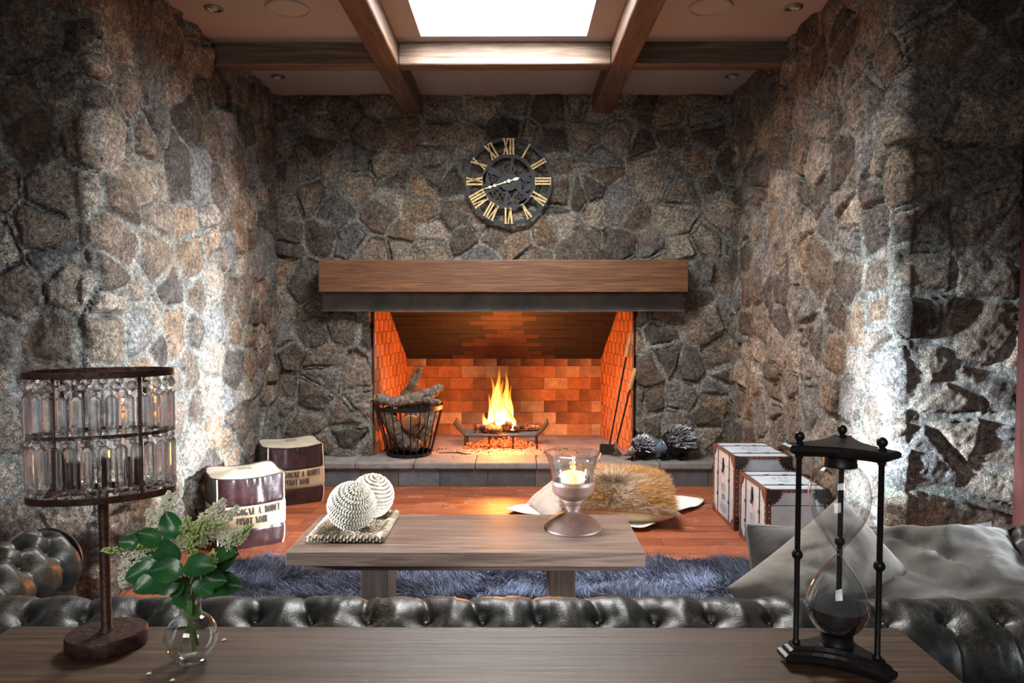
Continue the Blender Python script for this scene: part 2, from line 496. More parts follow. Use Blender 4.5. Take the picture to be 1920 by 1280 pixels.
m = MB(); m.box(-2.56, -2.36, 2.88, 3.17, 0, CZ, bev=0.004); m.box(-2.56, -2.385, 2.86, 2.88, 0, CZ)  # out-of-view post added to keep the left side light off the flank wall
struct(m.build('added_light_blocker', bpy.data.objects['trim_1'].data.materials[0]), 'unseen dark red post added past the left edge to shade the left flank wall')

# ================================================================== BEAMS
M_beam = wood('weathered_beam', (.035, .017, .010), (.105, .056, .034), (.22, .14, .095), 'y', 1.0, 0.6, bump=0.4)
M_beamx = wood('dark_cross_beam', (.045, .024, .015), (.12, .072, .048), (.27, .19, .14), 'x', 1.0, 0.6, bump=0.4)
def beam(name, x0, x1, y0, y1, mat, label):
    m = MB(); m.box(x0, x1, y0, y1, 2.868, CZ + 0.004)
    o = m.build(name, mat); o.modifiers.new('b', 'BEVEL').width = 0.006
    tag(o, label, 'beam', None)
    return o
beam('ceiling_beam', -0.875, -0.730, 0.5, WY - 0.005, M_beam, 'long rough brown ceiling beam left of the skylight')
beam('ceiling_beam', 0.598, 0.745, 0.5, WY - 0.005, M_beam, 'long rough brown ceiling beam right of the skylight')
YB0, YB1 = 4.49, 4.61
for nm, a, b_, lb in (('cross_beam', WX0 + 0.01, -0.876, 'dark cross beam between the left stone wall and the left long beam'),
                     ('cross_beam', -0.729, 0.597, 'pale lit cross beam spanning between the two long beams in front of the skylight'),
                     ('cross_beam', 0.746, WX1 - 0.01, 'dark cross beam between the right long beam and the right stone wall')):
    m = MB(); m.box(a, b_, YB0, YB1, 2.868 + 0.004, CZ + 0.004)
    o = m.build(nm, M_beamx); o.modifiers.new('b', 'BEVEL').width = 0.006
    tag(o, lb, 'beam')

# ceiling fittings
M_chrome = plain('brushed_nickel', (.55, .52, .48), 0.3, 1.0, var=0.05)
M_dark = plain('dark_recess', (.02, .018, .016), 0.6)
for x, y, lb in ((-1.666, 3.99, 'recessed round downlight in the left ceiling bay'), (1.531, 3.99, 'recessed round downlight in the right ceiling bay'),
                 (-1.69, 5.13, 'small downlight behind the cross beam on the left'), (1.54, 5.13, 'small downlight behind the cross beam on the right')):
    t_ = thing('downlight', lb, 'ceiling light', (x, y, CZ))
    m = MB(); m.lathe([(0.034, 0.001), (0.048, -0.001), (0.05, -0.006), (0.036, -0.010), (0.033, -0.004)], 32); m.build('trim_ring', M_chrome, t_, True)
    m = MB(); m.lathe([(0.033, -0.001), (0.0, -0.001)], 32); m.build('recess', M_dark, t_)
    m = MB(); m.lathe([(0.0, -0.012), (0.014, -0.011), (0.02, -0.003), (0.02, -0.001)], 20); m.build('bulb', plain('bulb_glass', (.5, .48, .42), 0.15), t_, True)
M_spk = plain('speaker_grille', (.37, .34, .32), 0.8, var=0.05, scale=300, bump=0.3)
for x, y, lb in ((-1.258, 3.995, 'round flush ceiling speaker in the left bay'), (1.074, 3.985, 'round flush ceiling speaker in the right bay')):
    t_ = thing('ceiling_speaker', lb, 'speaker', (x, y, CZ))
    m = MB(); m.torus(0.112, 0.008, (0, 0, -0.003), 48, 8); m.build('rim', M_spk, t_, True)
    m = MB(); m.lathe([(0.106, -0.003), (0.0, -0.006)], 48); m.build('grille', M_spk, t_)

# ================================================================== FIREPLACE
M_vbrick = None
def brick_mat():
    t = NT('fire_brick'); v = t.obj()
    at = t.n('ShaderNodeAttribute', attribute_name='Col')
    n1 = t.noise(v, 14, 5, 0.65); n2 = t.noise(v, 120, 4, 0.6)
    c = t.mix(0.8, at.outputs['Color'], t.ramp(n1, [(0.3, (.62, .58, .55)), (0.7, (1.35, 1.3, 1.25))]), 'MULTIPLY')
    t.set(color=c, rough=0.75)
    t.bump(t.math('ADD', n2, n1), 0.3, 0.004)
    return t.m
M_brick = brick_mat()
def brick_panel(name, org, ud, vd, vlen, uL, uR, bw, bh, colf, seed, parent, gap=0.0014, depth=0.012, off=0.5):
    """rows of individual brick faces in the plane org + u*ud + v*vd ; uL(v), uR(v) give its extent"""
    r = np.random.default_rng(seed)
    ud = np.array(ud, float); ud /= np.linalg.norm(ud); vd = np.array(vd, float); vd /= np.linalg.norm(vd); n = np.cross(ud, vd)
    org = np.array(org, float)
    V = []; F = []; C = []
    def quad(ps, cs):
        o = len(V); V.extend(ps); C.extend(cs); F.append((o, o + 1, o + 2, o + 3))
    # mortar bed
    mc = np.array([.26, .18, .14])
    quad([org + ud * uL(0) , org + ud * uR(0), org + ud * uR(vlen) + vd * vlen, org + ud * uL(vlen) + vd * vlen], [mc * .55] * 4)
    row = 0; v = 0.0
    while v < vlen - 1e-4:
        v1 = min(v + bh, vlen)
        lo, hi = uL((v + v1) / 2), uR((v + v1) / 2)
        u = lo - (off * bw if row % 2 else 0) - bw * 0.13
        while u < hi:
            a, b = max(u, lo) + gap, min(u + bw, hi) - gap
            if b - a > 0.006:
                ca, cb = colf((u + bw / 2), (v + v1) / 2, row, r)
                dd = depth + r.uniform(-0.002, 0.002)
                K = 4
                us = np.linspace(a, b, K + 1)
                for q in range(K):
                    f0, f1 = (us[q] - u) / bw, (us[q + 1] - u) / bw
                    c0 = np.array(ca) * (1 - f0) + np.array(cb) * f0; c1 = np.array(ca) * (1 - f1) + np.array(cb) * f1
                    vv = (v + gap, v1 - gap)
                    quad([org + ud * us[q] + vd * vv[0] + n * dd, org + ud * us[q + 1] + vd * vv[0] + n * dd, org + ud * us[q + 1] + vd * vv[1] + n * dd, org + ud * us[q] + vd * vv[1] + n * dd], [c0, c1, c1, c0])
                for e0, e1 in (((a, v + gap), (b, v + gap)), ((b, v + gap), (b, v1 - gap)), ((b, v1 - gap), (a, v1 - gap)), ((a, v1 - gap), (a, v + gap))):
                    p0 = org + ud * e0[0] + vd * e0[1]; p1 = org + ud * e1[0] + vd * e1[1]
                    quad([p0, p1, p1 + n * dd, p0 + n * dd], [np.array(ca) * .8] * 4)
            u += bw
        v = v1; row += 1
    return mkmesh(name, V, F, M_brick, parent, cols=np.array(C))

FY, SYT, BZ = 6.55, 5.93, 0.897       # firebox back plane, forward top of the smoke slope, height of the vertical back
fb = bpy.data.objects.new('wall_firebox', None); COL.objects.link(fb); fb.location = (0, WY, HZ); struct(fb, 'brick lined firebox with sooty sloping smoke panel')
fl = Vector((0, -WY, -HZ))
def inv(o): o.location = fl; return o
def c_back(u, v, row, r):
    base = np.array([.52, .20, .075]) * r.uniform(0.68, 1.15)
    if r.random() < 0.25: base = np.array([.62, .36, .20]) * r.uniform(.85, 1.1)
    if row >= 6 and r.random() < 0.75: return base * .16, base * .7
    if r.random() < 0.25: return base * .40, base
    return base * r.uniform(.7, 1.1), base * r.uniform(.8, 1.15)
inv(brick_panel('back_bricks', (0, FY, HZ), (1, 0, 0), (0, 0, 1), BZ - HZ, lambda v: -1.012, lambda v: 0.803, 0.218, 0.1075, c_back, 3, fb))
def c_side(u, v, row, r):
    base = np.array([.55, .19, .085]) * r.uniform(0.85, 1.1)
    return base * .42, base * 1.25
sideL = np.array([-1.012 + 1.128, FY - WY - 0.0, 0]); LL = float(np.hypot(*sideL[:2]))
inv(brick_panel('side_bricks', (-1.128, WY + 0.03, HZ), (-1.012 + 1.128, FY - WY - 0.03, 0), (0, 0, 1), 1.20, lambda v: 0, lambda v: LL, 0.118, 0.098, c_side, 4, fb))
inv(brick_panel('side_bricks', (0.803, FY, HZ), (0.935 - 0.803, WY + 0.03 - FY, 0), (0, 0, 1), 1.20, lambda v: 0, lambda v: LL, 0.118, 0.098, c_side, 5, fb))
sl = np.array([0, SYT - FY, 1.42 - BZ]); SL = float(np.linalg.norm(sl))
def c_slope(u, v, row, r):
    cx = u + 0.10
    clean = (abs(cx) < (0.36, 0.36, 0.26, 0.30, 0.16, 0.20, 0.10, 0.12, 0.2, 0.18, 0.2, 0.2, .2, .2)[min(row, 13)])
    if clean: b = np.array([.085, .028, .013]) * r.uniform(.75, 1.1); return b * .9, b
    k = 1.0 if abs(cx) < 0.55 else 0.6
    b = np.array([.020, .008, .006]) * r.uniform(.6, 1.3) * k
    return b, b
inv(brick_panel('smoke_slope', (0, FY, BZ), (1, 0, 0), tuple(sl), SL, lambda v: -1.012 - 0.10 * v / SL, lambda v: 0.803 + 0.11 * v / SL, 0.235, 0.062, c_slope, 6, fb, gap=0.001, depth=0.006))
m = MB(); m.box(-1.15, 0.98, 5.62, FY + .05, 1.56, 1.6); m.box(-1.2, -1.17, WY + .05, FY, 0, 1.6); m.box(1.0, 1.03, WY + .05, FY, 0, 1.6); m.box(-1.2, 1.03, FY + .02, FY + .05, 0, 1.6)
m.box(-1.15, .98, 5.66, 5.70, 1.33, 1.6)
inv(m.build('shell', M_dark, fb))
m = MB(); m.box(-1.02, 0.81, FY - 0.004, FY + 0.03, BZ - 0.008, BZ + 0.008); inv(m.build('ledge', plain('ledge_mortar', (.40, .20, .12), .8), fb))

# hearth: paver course, riser tiles and firebox floor
def slab_mat():
    t = NT('hearth_paver'); v = t.obj()
    at = t.n('ShaderNodeAttribute', attribute_name='Col')
    n1 = t.noise(v, 10, 6, 0.65); n2 = t.noise(v, 90, 5, 0.6)
    c = t.mix(0.9, at.outputs['Color'], t.ramp(n1, [(0.3, (.65, .64, .64)), (0.7, (1.3, 1.3, 1.3))]), 'MULTIPLY')
    c = t.mix(t.ramp(t.noise(v, 60, 3, .6), [(.66, (0, 0, 0)), (.70, (.6, .6, .6))]), c, (.04, .03, .03))
    t.set(color=c, rough=0.7); t.bump(t.math('ADD', n2, n1), 0.45, 0.006)
    return t.m
M_slab = slab_mat()
def colored_boxes(name, boxes, parent, bev):
    bm = bmesh.new(); lay = bm.verts.layers.float_color.new('Col')
    for (x0, x1, y0, y1, z0, z1), c in boxes:
        r = bmesh.ops.create_cube(bm, size=1)
        for v in r['verts']:
            v.co = Vector(((x0 + x1) / 2 + v.co.x * (x1 - x0), (y0 + y1) / 2 + v.co.y * (y1 - y0), (z0 + z1) / 2 + v.co.z * (z1 - z0)))
            v[lay] = tuple(c) + (1,)
        es = {e for v in r['verts'] for e in v.link_edges}
        bmesh.ops.bevel(bm, geom=list(es), offset=bev, segments=2, affect='EDGES', profile=0.6)
    me = bpy.data.meshes.new(name); bm.to_mesh(me); bm.free(); me.materials.append(M_slab)
    o = bpy.data.objects.new(name, me); COL.objects.link(o); o.parent = parent; return o
he = thing('hearth', 'raised grey stone hearth running wall to wall under the fireplace', 'hearth', (0, 0, 0))
r = np.random.default_rng(5)
xs = [WX0, -1.50, -1.107, -0.62, -0.155, 0.31, 0.78, 1.28, 1.50, WX1]
xs = [WX0, -1.66, -1.22, -0.775, -0.305, 0.165, 0.655, 1.10, 1.50, WX1]
bx = []
for a, b in zip(xs[:-1], xs[1:]):
    k = r.uniform(.9, 1.15); bx.append(((a + .002, b - .002, HY - 0.012, 5.64, HZ - 0.048, HZ), (.205 * k, .195 * k, .188 * k)))
colored_boxes('paver_course', bx, he, 0.010)
xs = np.concatenate([[WX0], WX0 + np.cumsum(r.uniform(0.27, 0.37, 14))]); xs = xs[xs < WX1 - .05]; xs = np.append(xs, WX1)
bx = []
for a, b in zip(xs[:-1], xs[1:]):
    k = r.uniform(.6, 1.1); q = r.choice(3)
    cc = [(.125, .125, .13), (.13, .105, .10), (.105, .11, .12)][q]
    bx.append(((a + .0015, b - .0015, HY + 0.008, HY + 0.05, 0.0, HZ - 0.05), tuple(k * v for v in cc)))
colored_boxes('riser_tiles', bx, he, 0.003)
bx = []
for j, (a, b) in enumerate(((5.642, 5.80), (5.803, 6.08), (6.083, 6.36), (6.363, 6.56))):
    x = -1.16 + 0.1 * j
    while x < .99:
        k = r.uniform(.9, 1.15); w_ = 0.62
        bx.append(((x + .0015, min(x + w_, 1.0), a, b, HZ - 0.04, HZ - 0.001), (.30 * k, .215 * k, .185 * k))); x += w_
colored_boxes('firebox_floor', bx, he, 0.002)
m = MB(); m.box(WX0, WX1, HY + 0.05, 5.63, 0.0, HZ - 0.05); m.build('core', M_dark, he)

# lintel and mantel
M_lint = plain('aged_dark_lintel', (.075, .058, .047), 0.45, 0.0, var=0.5, scale=6, bump=0.2)
m = MB(); m.box(-1.495, 1.285, 5.50, 5.66, 1.334, 1.475, bev=0.004)
m.box(-1.495, 1.285, 5.47, 5.502, 1.334, 1.344); m.box(-1.495, 1.285, 5.47, 5.502, 1.462, 1.475)
tag(m.build('lintel_beam', M_lint), 'dark lintel below the mantel over the fireplace opening', 'lintel')
M_mant = wood('oiled_mantel_wood', (.026, .009, .003), (.098, .038, .014), (.24, .11, .046), 'x', 2.0, 0.45, bump=0.35, stretch=0.035, dist=2.2)
m = MB(); m.box(-1.483, 1.302, 5.36, 5.60, 1.480, 1.722, bev=0.005)
tag(m.build('mantel_beam', M_mant), 'long thick brown wooden mantel over the fireplace', 'mantel')
# ================================================================== CLOCK
M_iron = plain('black_iron', (.018, .018, .020), 0.45, 0.6, var=0.3, scale=60, bump=0.2)
M_clock = plain('clock_blue_black', (.008, .010, .015), 0.55, 0.2, var=0.3, scale=40, bump=0.1)
def gold_mat():
    t = NT('chipped_gold_paint'); v = t.obj()
    n = t.noise(v, 110, 5, 0.7)
    c = t.ramp(n, [(0.36, (.03, .022, .012)), (0.41, (.55, .38, .14)), (0.7, (.70, .52, .24))], 'LINEAR')
    t.set(color=c, rough=0.5, metal=0.1); t.bump(n, 0.2, 0.002); return t.m
M_gold = gold_mat()
CKX, CKY, CKZ, CKR = -0.050, 5.50, 2.331, 0.336
ck = thing('wall_clock', 'round openwork iron wall clock with gold roman numerals on the stone chimney wall', 'clock', (CKX, CKY, CKZ))
RX = Matrix.Rotation(pi / 2, 4, 'X')     # XY ring -> XZ plane, +z of the ring faces -y
def flat_ring(mb, R1, R0, y, th, n=72, c=(0, 0), teeth=0, td=0.0):
    V = []; F = []
    for i in range(n):
        a = 2 * pi * i / n; ro = R1 + (td if teeth and (i * teeth * 2 // n) % 2 == 0 else 0)
        for (rr, yy) in ((ro, y - th), (ro, y + th), (R0, y + th), (R0, y - th)):
            V.append((c[0] + rr * math.sin(a), yy, c[1] + rr * math.cos(a)))
    for i in range(n):
        for k in range(4): F.append((i * 4 + k, i * 4 + (k + 1) % 4, ((i + 1) % n) * 4 + (k + 1) % 4, ((i + 1) % n) * 4 + k))
    mb.add(V, F)
m = MB(); flat_ring(m, CKR, CKR - 0.030, 0, 0.006, 120); m.build('outer_ring', M_clock, ck)
m = MB(); flat_ring(m, 0.212, 0.180, 0.004, 0.005, 120); m.build('inner_ring', M_clock, ck)
def bar2(mb, p, q, w0, y0, y1, w1=None):
    p = Vector((p[0], 0, p[1])); q = Vector((q[0], 0, q[1])); d = (q - p).normalized(); n = Vector((-d.z, 0, d.x)); w1 = w1 or w0
    pts = [(p + n * w0 / 2), (q + n * w1 / 2), (q - n * w1 / 2), (p - n * w0 / 2)]
    mb.prism([(a.x, a.z) for a in pts], y0, y1)
def roman(mb, s, M):
    W = {'I': 0.018, 'V': 0.044, 'X': 0.044}
    tot = sum(W[c] for c in s) + 0.004 * (len(s) - 1); x = -tot / 2; h = 0.060; sub = MB()
    for c in s:
        w_ = W[c]; cx = x + w_ / 2
        if c == 'I': bar2(sub, (cx, -h), (cx, h), .0125, -.003, .003); ser = [(cx, -h), (cx, h)]
        elif c == 'V': bar2(sub, (cx - .015, h), (cx, -h), .014, -.003, .003); bar2(sub, (cx + .015, h), (cx, -h), .008, -.003, .003); ser = [(cx - .015, h), (cx + .015, h), (cx, -h)]
        else: bar2(sub, (cx - .015, h), (cx + .015, -h), .014, -.003, .003); bar2(sub, (cx + .015, h), (cx - .015, -h), .008, -.003, .003); ser = [(cx + a, b) for a in (-.015, .015) for b in (-h, h)]
        for (sx_, sz_) in ser: bar2(sub, (sx_ - .0095, sz_ * .97), (sx_ + .0095, sz_ * .97), .006, -.0034, .0034)
        x += w_ + 0.004
    mb.add([M @ Vector(p) for p in sub.v], sub.f)
for k, s in enumerate(['XII', 'I', 'II', 'III', 'IV', 'V', 'VI', 'VII', 'VIII', 'IX', 'X', 'XI']):
    a = 2 * pi * k / 12
    M = Matrix.Rotation(a, 4, 'Y') @ Matrix.Translation((0, -0.010, 0.263))
    m = MB(); roman(m, s, M); m.build('numeral', M_gold, ck)
m = MB()
flat_ring(m, 0.066, 0.0, 0.0, 0.004, 48); flat_ring(m, 0.072, 0.062, -0.004, 0.004, 48)
for k in range(3):
    a = 2 * pi * k / 3 + .3
m.build('centre_plate', M_clock, ck)
def gear(cx, cz, R, teeth, sp, holes=True, inner=0.72):
    m = MB(); flat_ring(m, R, R * inner, 0.002, 0.003, teeth * 6, (cx, cz), teeth, R * 0.10)
    flat_ring(m, R * 0.28, R * 0.10, 0.002, 0.003, 24, (cx, cz))
    for k in range(sp):
        a = 2 * pi * k / sp + .2
        bar2(m, (cx + R * .2 * math.cos(a), cz + R * .2 * math.sin(a)), (cx + R * .8 * math.cos(a), cz + R * .8 * math.sin(a)), R * .16, -.001, .005)
    m.build('gear', M_clock, ck)
gear(0.118, -0.015, 0.062, 22, 3, inner=.35); gear(0.0, 0.098, 0.052, 16, 4); gear(-0.118, 0.020, 0.074, 24, 3, inner=.45)
gear(0.085, -0.118, 0.050, 20, 4, inner=.5); gear(-0.03, -0.125, 0.045, 12, 3); gear(-0.092, -0.088, 0.036, 12, 3)
m = MB()
for a in (20, 80, 145, 205, 262, 322):
    ra = math.radians(a); bar2(m, (.05 * math.cos(ra), .05 * math.sin(ra)), (.19 * math.cos(ra), .19 * math.sin(ra)), .016, -.002, .004, .028)
m.build('bridge_bars', M_clock, ck)
M_hand = plain('cream_gold_hand', (.80, .72, .42), 0.35, 0.3, var=.05)
def hand(ang, L, tail, nm):
    m = MB(); d = (math.cos(ang), math.sin(ang)); P_ = lambda r: (d[0] * r, d[1] * r)
    bar2(m, P_(-tail), P_(L * .78), .0065, -.016, -.013); bar2(m, P_(L * .78), P_(L), .008, -.016, -.013, .001)
    for r_ in (L * .55, L * .74): flat_ring(m, .011, .004, -.0145, .002, 16, P_(r_))
    flat_ring(m, .011, .0, -.0145, .002, 4, P_(-tail))
    m.build(nm, M_hand, ck)
am = math.radians(180 + 17.5)
hand(am, 0.205, 0.0, 'minute_hand'); hand(am + pi - .02, 0.088, 0.03, 'hour_hand')
m = MB(); flat_ring(m, .013, .004, -.017, .003, 24); m.build('hub', M_hand, ck)
m = MB(); m.sweep([(0, .0, 0.19), (0, .07, 0.19)], .006); m.build('wall_pin', M_iron, ck)

# ================================================================== LOG BASKET
def bark_mat(name, a, b, c):
    t = NT(name); v = t.obj(); n1 = t.noise(v, 38, 6, .7, .6); n2 = t.noise(v, 160, 4, .6)
    t.set(color=t.ramp(n1, [(0.32, a), (0.5, b), (0.68, c)]), rough=.85); t.bump(t.math('ADD', n1, t.math('MULTIPLY', n2, .4)), .9, .012); return t.m
M_bark = bark_mat('grey_bark', (.05, .035, .028), (.16, .12, .095), (.38, .32, .27))
M_bark2 = bark_mat('brown_bark', (.03, .018, .012), (.11, .065, .04), (.26, .17, .11))
M_cut = wood('cut_log_end', (.16, .075, .025), (.38, .20, .075), (.55, .34, .15), 'x', 2, .7, stretch=1)
def gnarled(name, P, R, label, mat, group=None, cut=(), seed=0, branches=()):
    r = random.Random(seed); P = [Vector(p) for p in P]
    c0 = sum(P, Vector()) / len(P)
    t_ = thing(name, label, 'log', c0, 0, group)
    def pipe(P, R, n=14):
        Q = []; RR = []
        K = 7
        for i in range(len(P) - 1):
            for k in range(K):
                f = k / K; p = P[i].lerp(P[i + 1], f)
                Q.append(p + Vector((r.uniform(-1, 1), r.uniform(-1, 1), r.uniform(-1, 1))) * R[i] * .12)
                RR.append((R[i] * (1 - f) + R[i + 1] * f) * r.uniform(.85, 1.15))
        Q.append(P[-1]); RR.append(R[-1]); return Q, RR
    m = MB(); Q, RR = pipe(P, R)
    m.sweep([q - c0 for q in Q], RR, 14)
    for (bp, br) in branches:
        Q2, R2 = pipe([Vector(p) for p in bp], br); m.sweep([q - c0 for q in Q2], R2, 10)
    o = m.build('bark', mat, t_, smooth=False)
    me = o.data; co = np.empty(len(me.vertices) * 3, np.float32); me.vertices.foreach_get('co', co); co = co.reshape(-1, 3)
    nn = np.stack([fbm(co[:, 0] * 40 + co[:, 2] * 31, co[:, 1] * 40, seed + k, 3) for k in range(3)], -1)
    co += nn * R[0] * 0.35; me.vertices.foreach_set('co', co.ravel())
    me.polygons.foreach_set('use_smooth', np.ones(len(me.polygons), dtype=bool)); me.update()
    for e in cut:
        q = Q[0] if e == 0 else Q[-1]; d = ((Q[0] - Q[2]) if e == 0 else (Q[-1] - Q[-3])).normalized(); rr = RR[0 if e == 0 else -1]
        m = MB(); M = Matrix.Translation(q - c0 + d * .003) @ d.to_track_quat('Z', 'Y').to_matrix().to_4x4()
        m.lathe([(rr * .98, -.012), (rr * .95, .004), (rr * .5, .007), (rr * .1, .006), (0, .006)], 20, M=M)
        m.build('cut_end', M_cut, t_, smooth=True)
    return t_
BX, BY, BH = -0.852, 5.665, 0.405
bk = thing('log_basket', 'tapered black iron basket of firewood standing on the hearth left of the fire', 'basket', (BX, BY, HZ))
rT, rB = 0.272, 0.175
m = MB(); m.torus(rT, 0.003, (0, 0, BH - .016), 64, 4, hz=0.016); m.build('top_ring', M_iron, bk)
m = MB(); m.torus(rB, 0.003, (0, 0, .015), 64, 4, hz=0.014); m.build('bottom_ring', M_iron, bk)
for k in range(22):
    a = 2 * pi * k / 22 + .05; ca, sa = math.cos(a), math.sin(a)
    m = MB(); m.sweep([(rB * ca, rB * sa, .012), (rT * ca * .995, rT * sa * .995, BH - .01)], .0045, 6); m.build('upright_bar', M_iron, bk)
m = MB(); m.lathe([(rB, .004), (0, .004)], 48); m.build('base_plate', M_iron, bk)
def W(x, y, z): return (BX + x, BY + y, HZ + z)
gr = 'firewood in the iron basket'
gnarled('firewood_log', [W(-.25, -.04, .455), W(-.10, -.06, .43), W(.06, -.02, .45), W(.18, .0, .50), W(.27, .02, .545)], [.042, .045, .05, .045, .028], 'long grey twisted log lying across the top of the basket', M_bark, gr, (0,), 1, [([W(.10, 0, .46), W(.17, -.06, .44), W(.25, -.08, .44)], [.035, .03, .018])])
gnarled('firewood_log', [W(-.06, .08, .36), W(-.01, .10, .50), W(.05, .10, .62), W(.085, .11, .70)], [.06, .05, .03, .012], 'upright splintered branch rising behind the twisted log', M_bark2, gr, (), 2, [([W(.04, .1, .58), W(.03, .09, .64), W(.02, .09, .67)], [.018, .015, .006])])
gnarled('firewood_log', [W(.05, -.165, .275), W(.05, -.02, .28), W(.04, .12, .29)], [.075, .078, .07], 'round log with its sawn end facing out through the bars', M_bark2, gr, (0,), 3)
gnarled('firewood_log', [W(-.19, .02, .37), W(-.14, -.03, .25), W(-.07, -.06, .13)], [.055, .06, .055], 'dark split log leaning inside the left of the basket', M_bark2, gr, (), 4)
gnarled('firewood_log', [W(-.07, -.10, .20), W(-.01, -.09, .12), W(.08, -.07, .08)], [.05, .065, .05], 'pale gnarled chunk low in the front of the basket', M_bark, gr, (), 5)
gnarled('firewood_log', [W(.19, .02, .36), W(.16, -.02, .24), W(.10, .0, .12)], [.05, .055, .05], 'grey log leaning inside the right of the basket', M_bark, gr, (), 6)
gnarled('firewood_log', [W(-.12, .06, .04 + .05), W(0, .08, .10), W(.10, .06, .09)], [.055, .06, .055], 'dark log lying at the bottom of the basket', M_bark2, gr, (), 7)
gnarled('firewood_log', [W(.02, .03, .36), W(.14, .05, .40), W(.23, .06, .43)], [.045, .04, .03], 'brown knotty log under the right end of the twisted log', M_bark2, gr, (), 8)

# bricks stacked behind the basket
for k in range(4):
    m = MB(); m.box(-.105, .105, -.05, .05, 0, .034, bev=.003)
    o = m.build('loose_brick', M_bricksolid if 'M_bricksolid' in globals() else plain('loose_brick', (.42, .17, .08), .8, var=.3), None)
    o.location = (-1.005 + .004 * (k % 2), 5.95, HZ + .001 + .0355 * k); o.rotation_euler = (0, 0, .05 * (-1) ** k)
    tag(o, ('bottom', 'second lowest', 'third', 'top')[k] + ' brick of the small stack behind the log basket', 'brick', 'bricks stacked behind the basket')

# ================================================================== GRATE, FIRE
GX, GY, GZ = -0.118, 6.03, HZ
gt = thing('fire_grate', 'low iron fire grate with curved up ends under the burning logs', 'grate', (GX, GY, GZ))
for k in range(9):
    y = -.14 + .28 * k / 8; m = MB(); P_ = []
    for i in range(25):
        x = -.40 + .80 * i / 24; e = max(0, abs(x) - .29); P_.append((x * (1 - .12 * e), y, .112 + 5.5 * e * e + .35 * e))
    m.sweep(P_, .0065, 6); m.build('grate_bar', M_iron, gt)
for y in (-.13, .13):
    for x in (-.30, -.10, .10, .30):
        m = MB(); m.sweep([(x, y, .0), (x, y, .108)], .008, 6); m.build('leg', M_iron, gt)
for x in (-.30, -.10, .10, .30):
    m = MB(); m.sweep([(x, -.14, .103), (x, .14, .103)], .007, 6); m.build('cross_bar', M_iron, gt)
def char_mat():
    t = NT('charred_log'); v = t.obj(); n1 = t.noise(v, 30, 5, .7, .5); n2 = t.noise(v, 12, 3, .6)
    t.set(color=t.ramp(n1, [(.35, (.015, .01, .008)), (.6, (.06, .035, .025)), (.75, (.20, .15, .12))]), rough=.9,
          emc=t.ramp(n1, [(.50, (0, 0, 0)), (.60, (1.0, .12, .02)), (.70, (1, .35, .08))]), ems=t.math('MULTIPLY', t.ramp(n2, [(.48, (0, 0, 0)), (.6, (1, 1, 1))]), 1.6))
    t.bump(n1, .8, .01); return t.m
M_char = char_mat()
g0 = 'burning logs on the grate'
def G(x, y, z): return (GX + x, GY + y, GZ + z)
gnarled('burning_log', [G(-.22, -.02, .16), G(-.10, -.05, .155), G(.0, -.08, .15)], [.034, .038, .03], 'charred log on the left of the grate', M_char, g0, (), 11)
gnarled('burning_log', [G(-.12, .02, .17), G(-.02, .02, .215), G(.03, .03, .24)], [.04, .042, .025], 'charred log tilted up in the middle of the flames', M_char, g0, (), 12)
gnarled('burning_log', [G(.02, -.05, .20), G(.08, -.02, .17), G(.15, .0, .15)], [.035, .035, .03], 'glowing log sloping down right of the flames', M_char, g0, (), 13)
gnarled('burning_log', [G(.12, .04, .155), G(.22, .05, .16), G(.33, .03, .155)], [.026, .03, .022], 'thin blackened log at the right end of the grate', M_char, g0, (), 14)
def ember_mat():
    t = NT('embers'); v = t.obj(); n1 = t.noise(v, 55, 4, .7); 
    t.set(color=(.05, .03, .025), rough=.9, emc=t.ramp(n1, [(.42, (0.0, 0, 0)), (.5, (.9, .06, .01)), (.62, (1, .28, .05)), (.72, (1, .7, .4))]), ems=1.8)
    return t.m
r = random.Random(3); m = MB()
for k in range(420):
    x = r.gauss(0, .13); y = r.gauss(-.02, .07)
    if abs(x) > .32 or abs(y) > .15: continue
    s_ = r.uniform(.006, .017); z = max(0, .045 * (1 - (x / .3) ** 2)) * r.random() + s_ * .5
    m.ball((x, y, z), s_, 5, (r.uniform(.7, 1.4), r.uniform(.7, 1.4), r.uniform(.5, 1)))
o = m.build('ember_bed', ember_mat()); o.location = (GX, GY, GZ)
tag(o, 'bed of glowing red embers and ash under the fire grate', 'embers', kind='stuff')
r = random.Random(8); m = MB()
for k in range(230):
    x = r.uniform(-.75, .75); y = -.16 + abs(r.gauss(0, .05)) * r.choice((-1, -1, 1)) - (r.random() ** 3) * .3
    s_ = r.uniform(.0015, .006); m.ball((x, y, s_ * .4), s_, 5, (r.uniform(.7, 2), 1, .5))
o = m.build('ash_crumbs', plain('ash_crumb', (.03, .022, .018), .9)); o.location = (GX, GY, GZ)
tag(o, 'scattered black ash crumbs on the firebox floor before the grate', 'ash', kind='stuff')
m = MB(); m.sweep([(-.62, 5.70, HZ + .006), (-.52, 5.71, HZ + .008), (-.45, 5.705, HZ + .006), (-.40, 5.66, HZ + .005), (-.35, 5.66, HZ + .005)], [.004, .006, .007, .005, .002], 6)
tag(m.build('bark_strip', M_bark2), 'curled strip of bark lying on the hearth before the grate', 'bark')

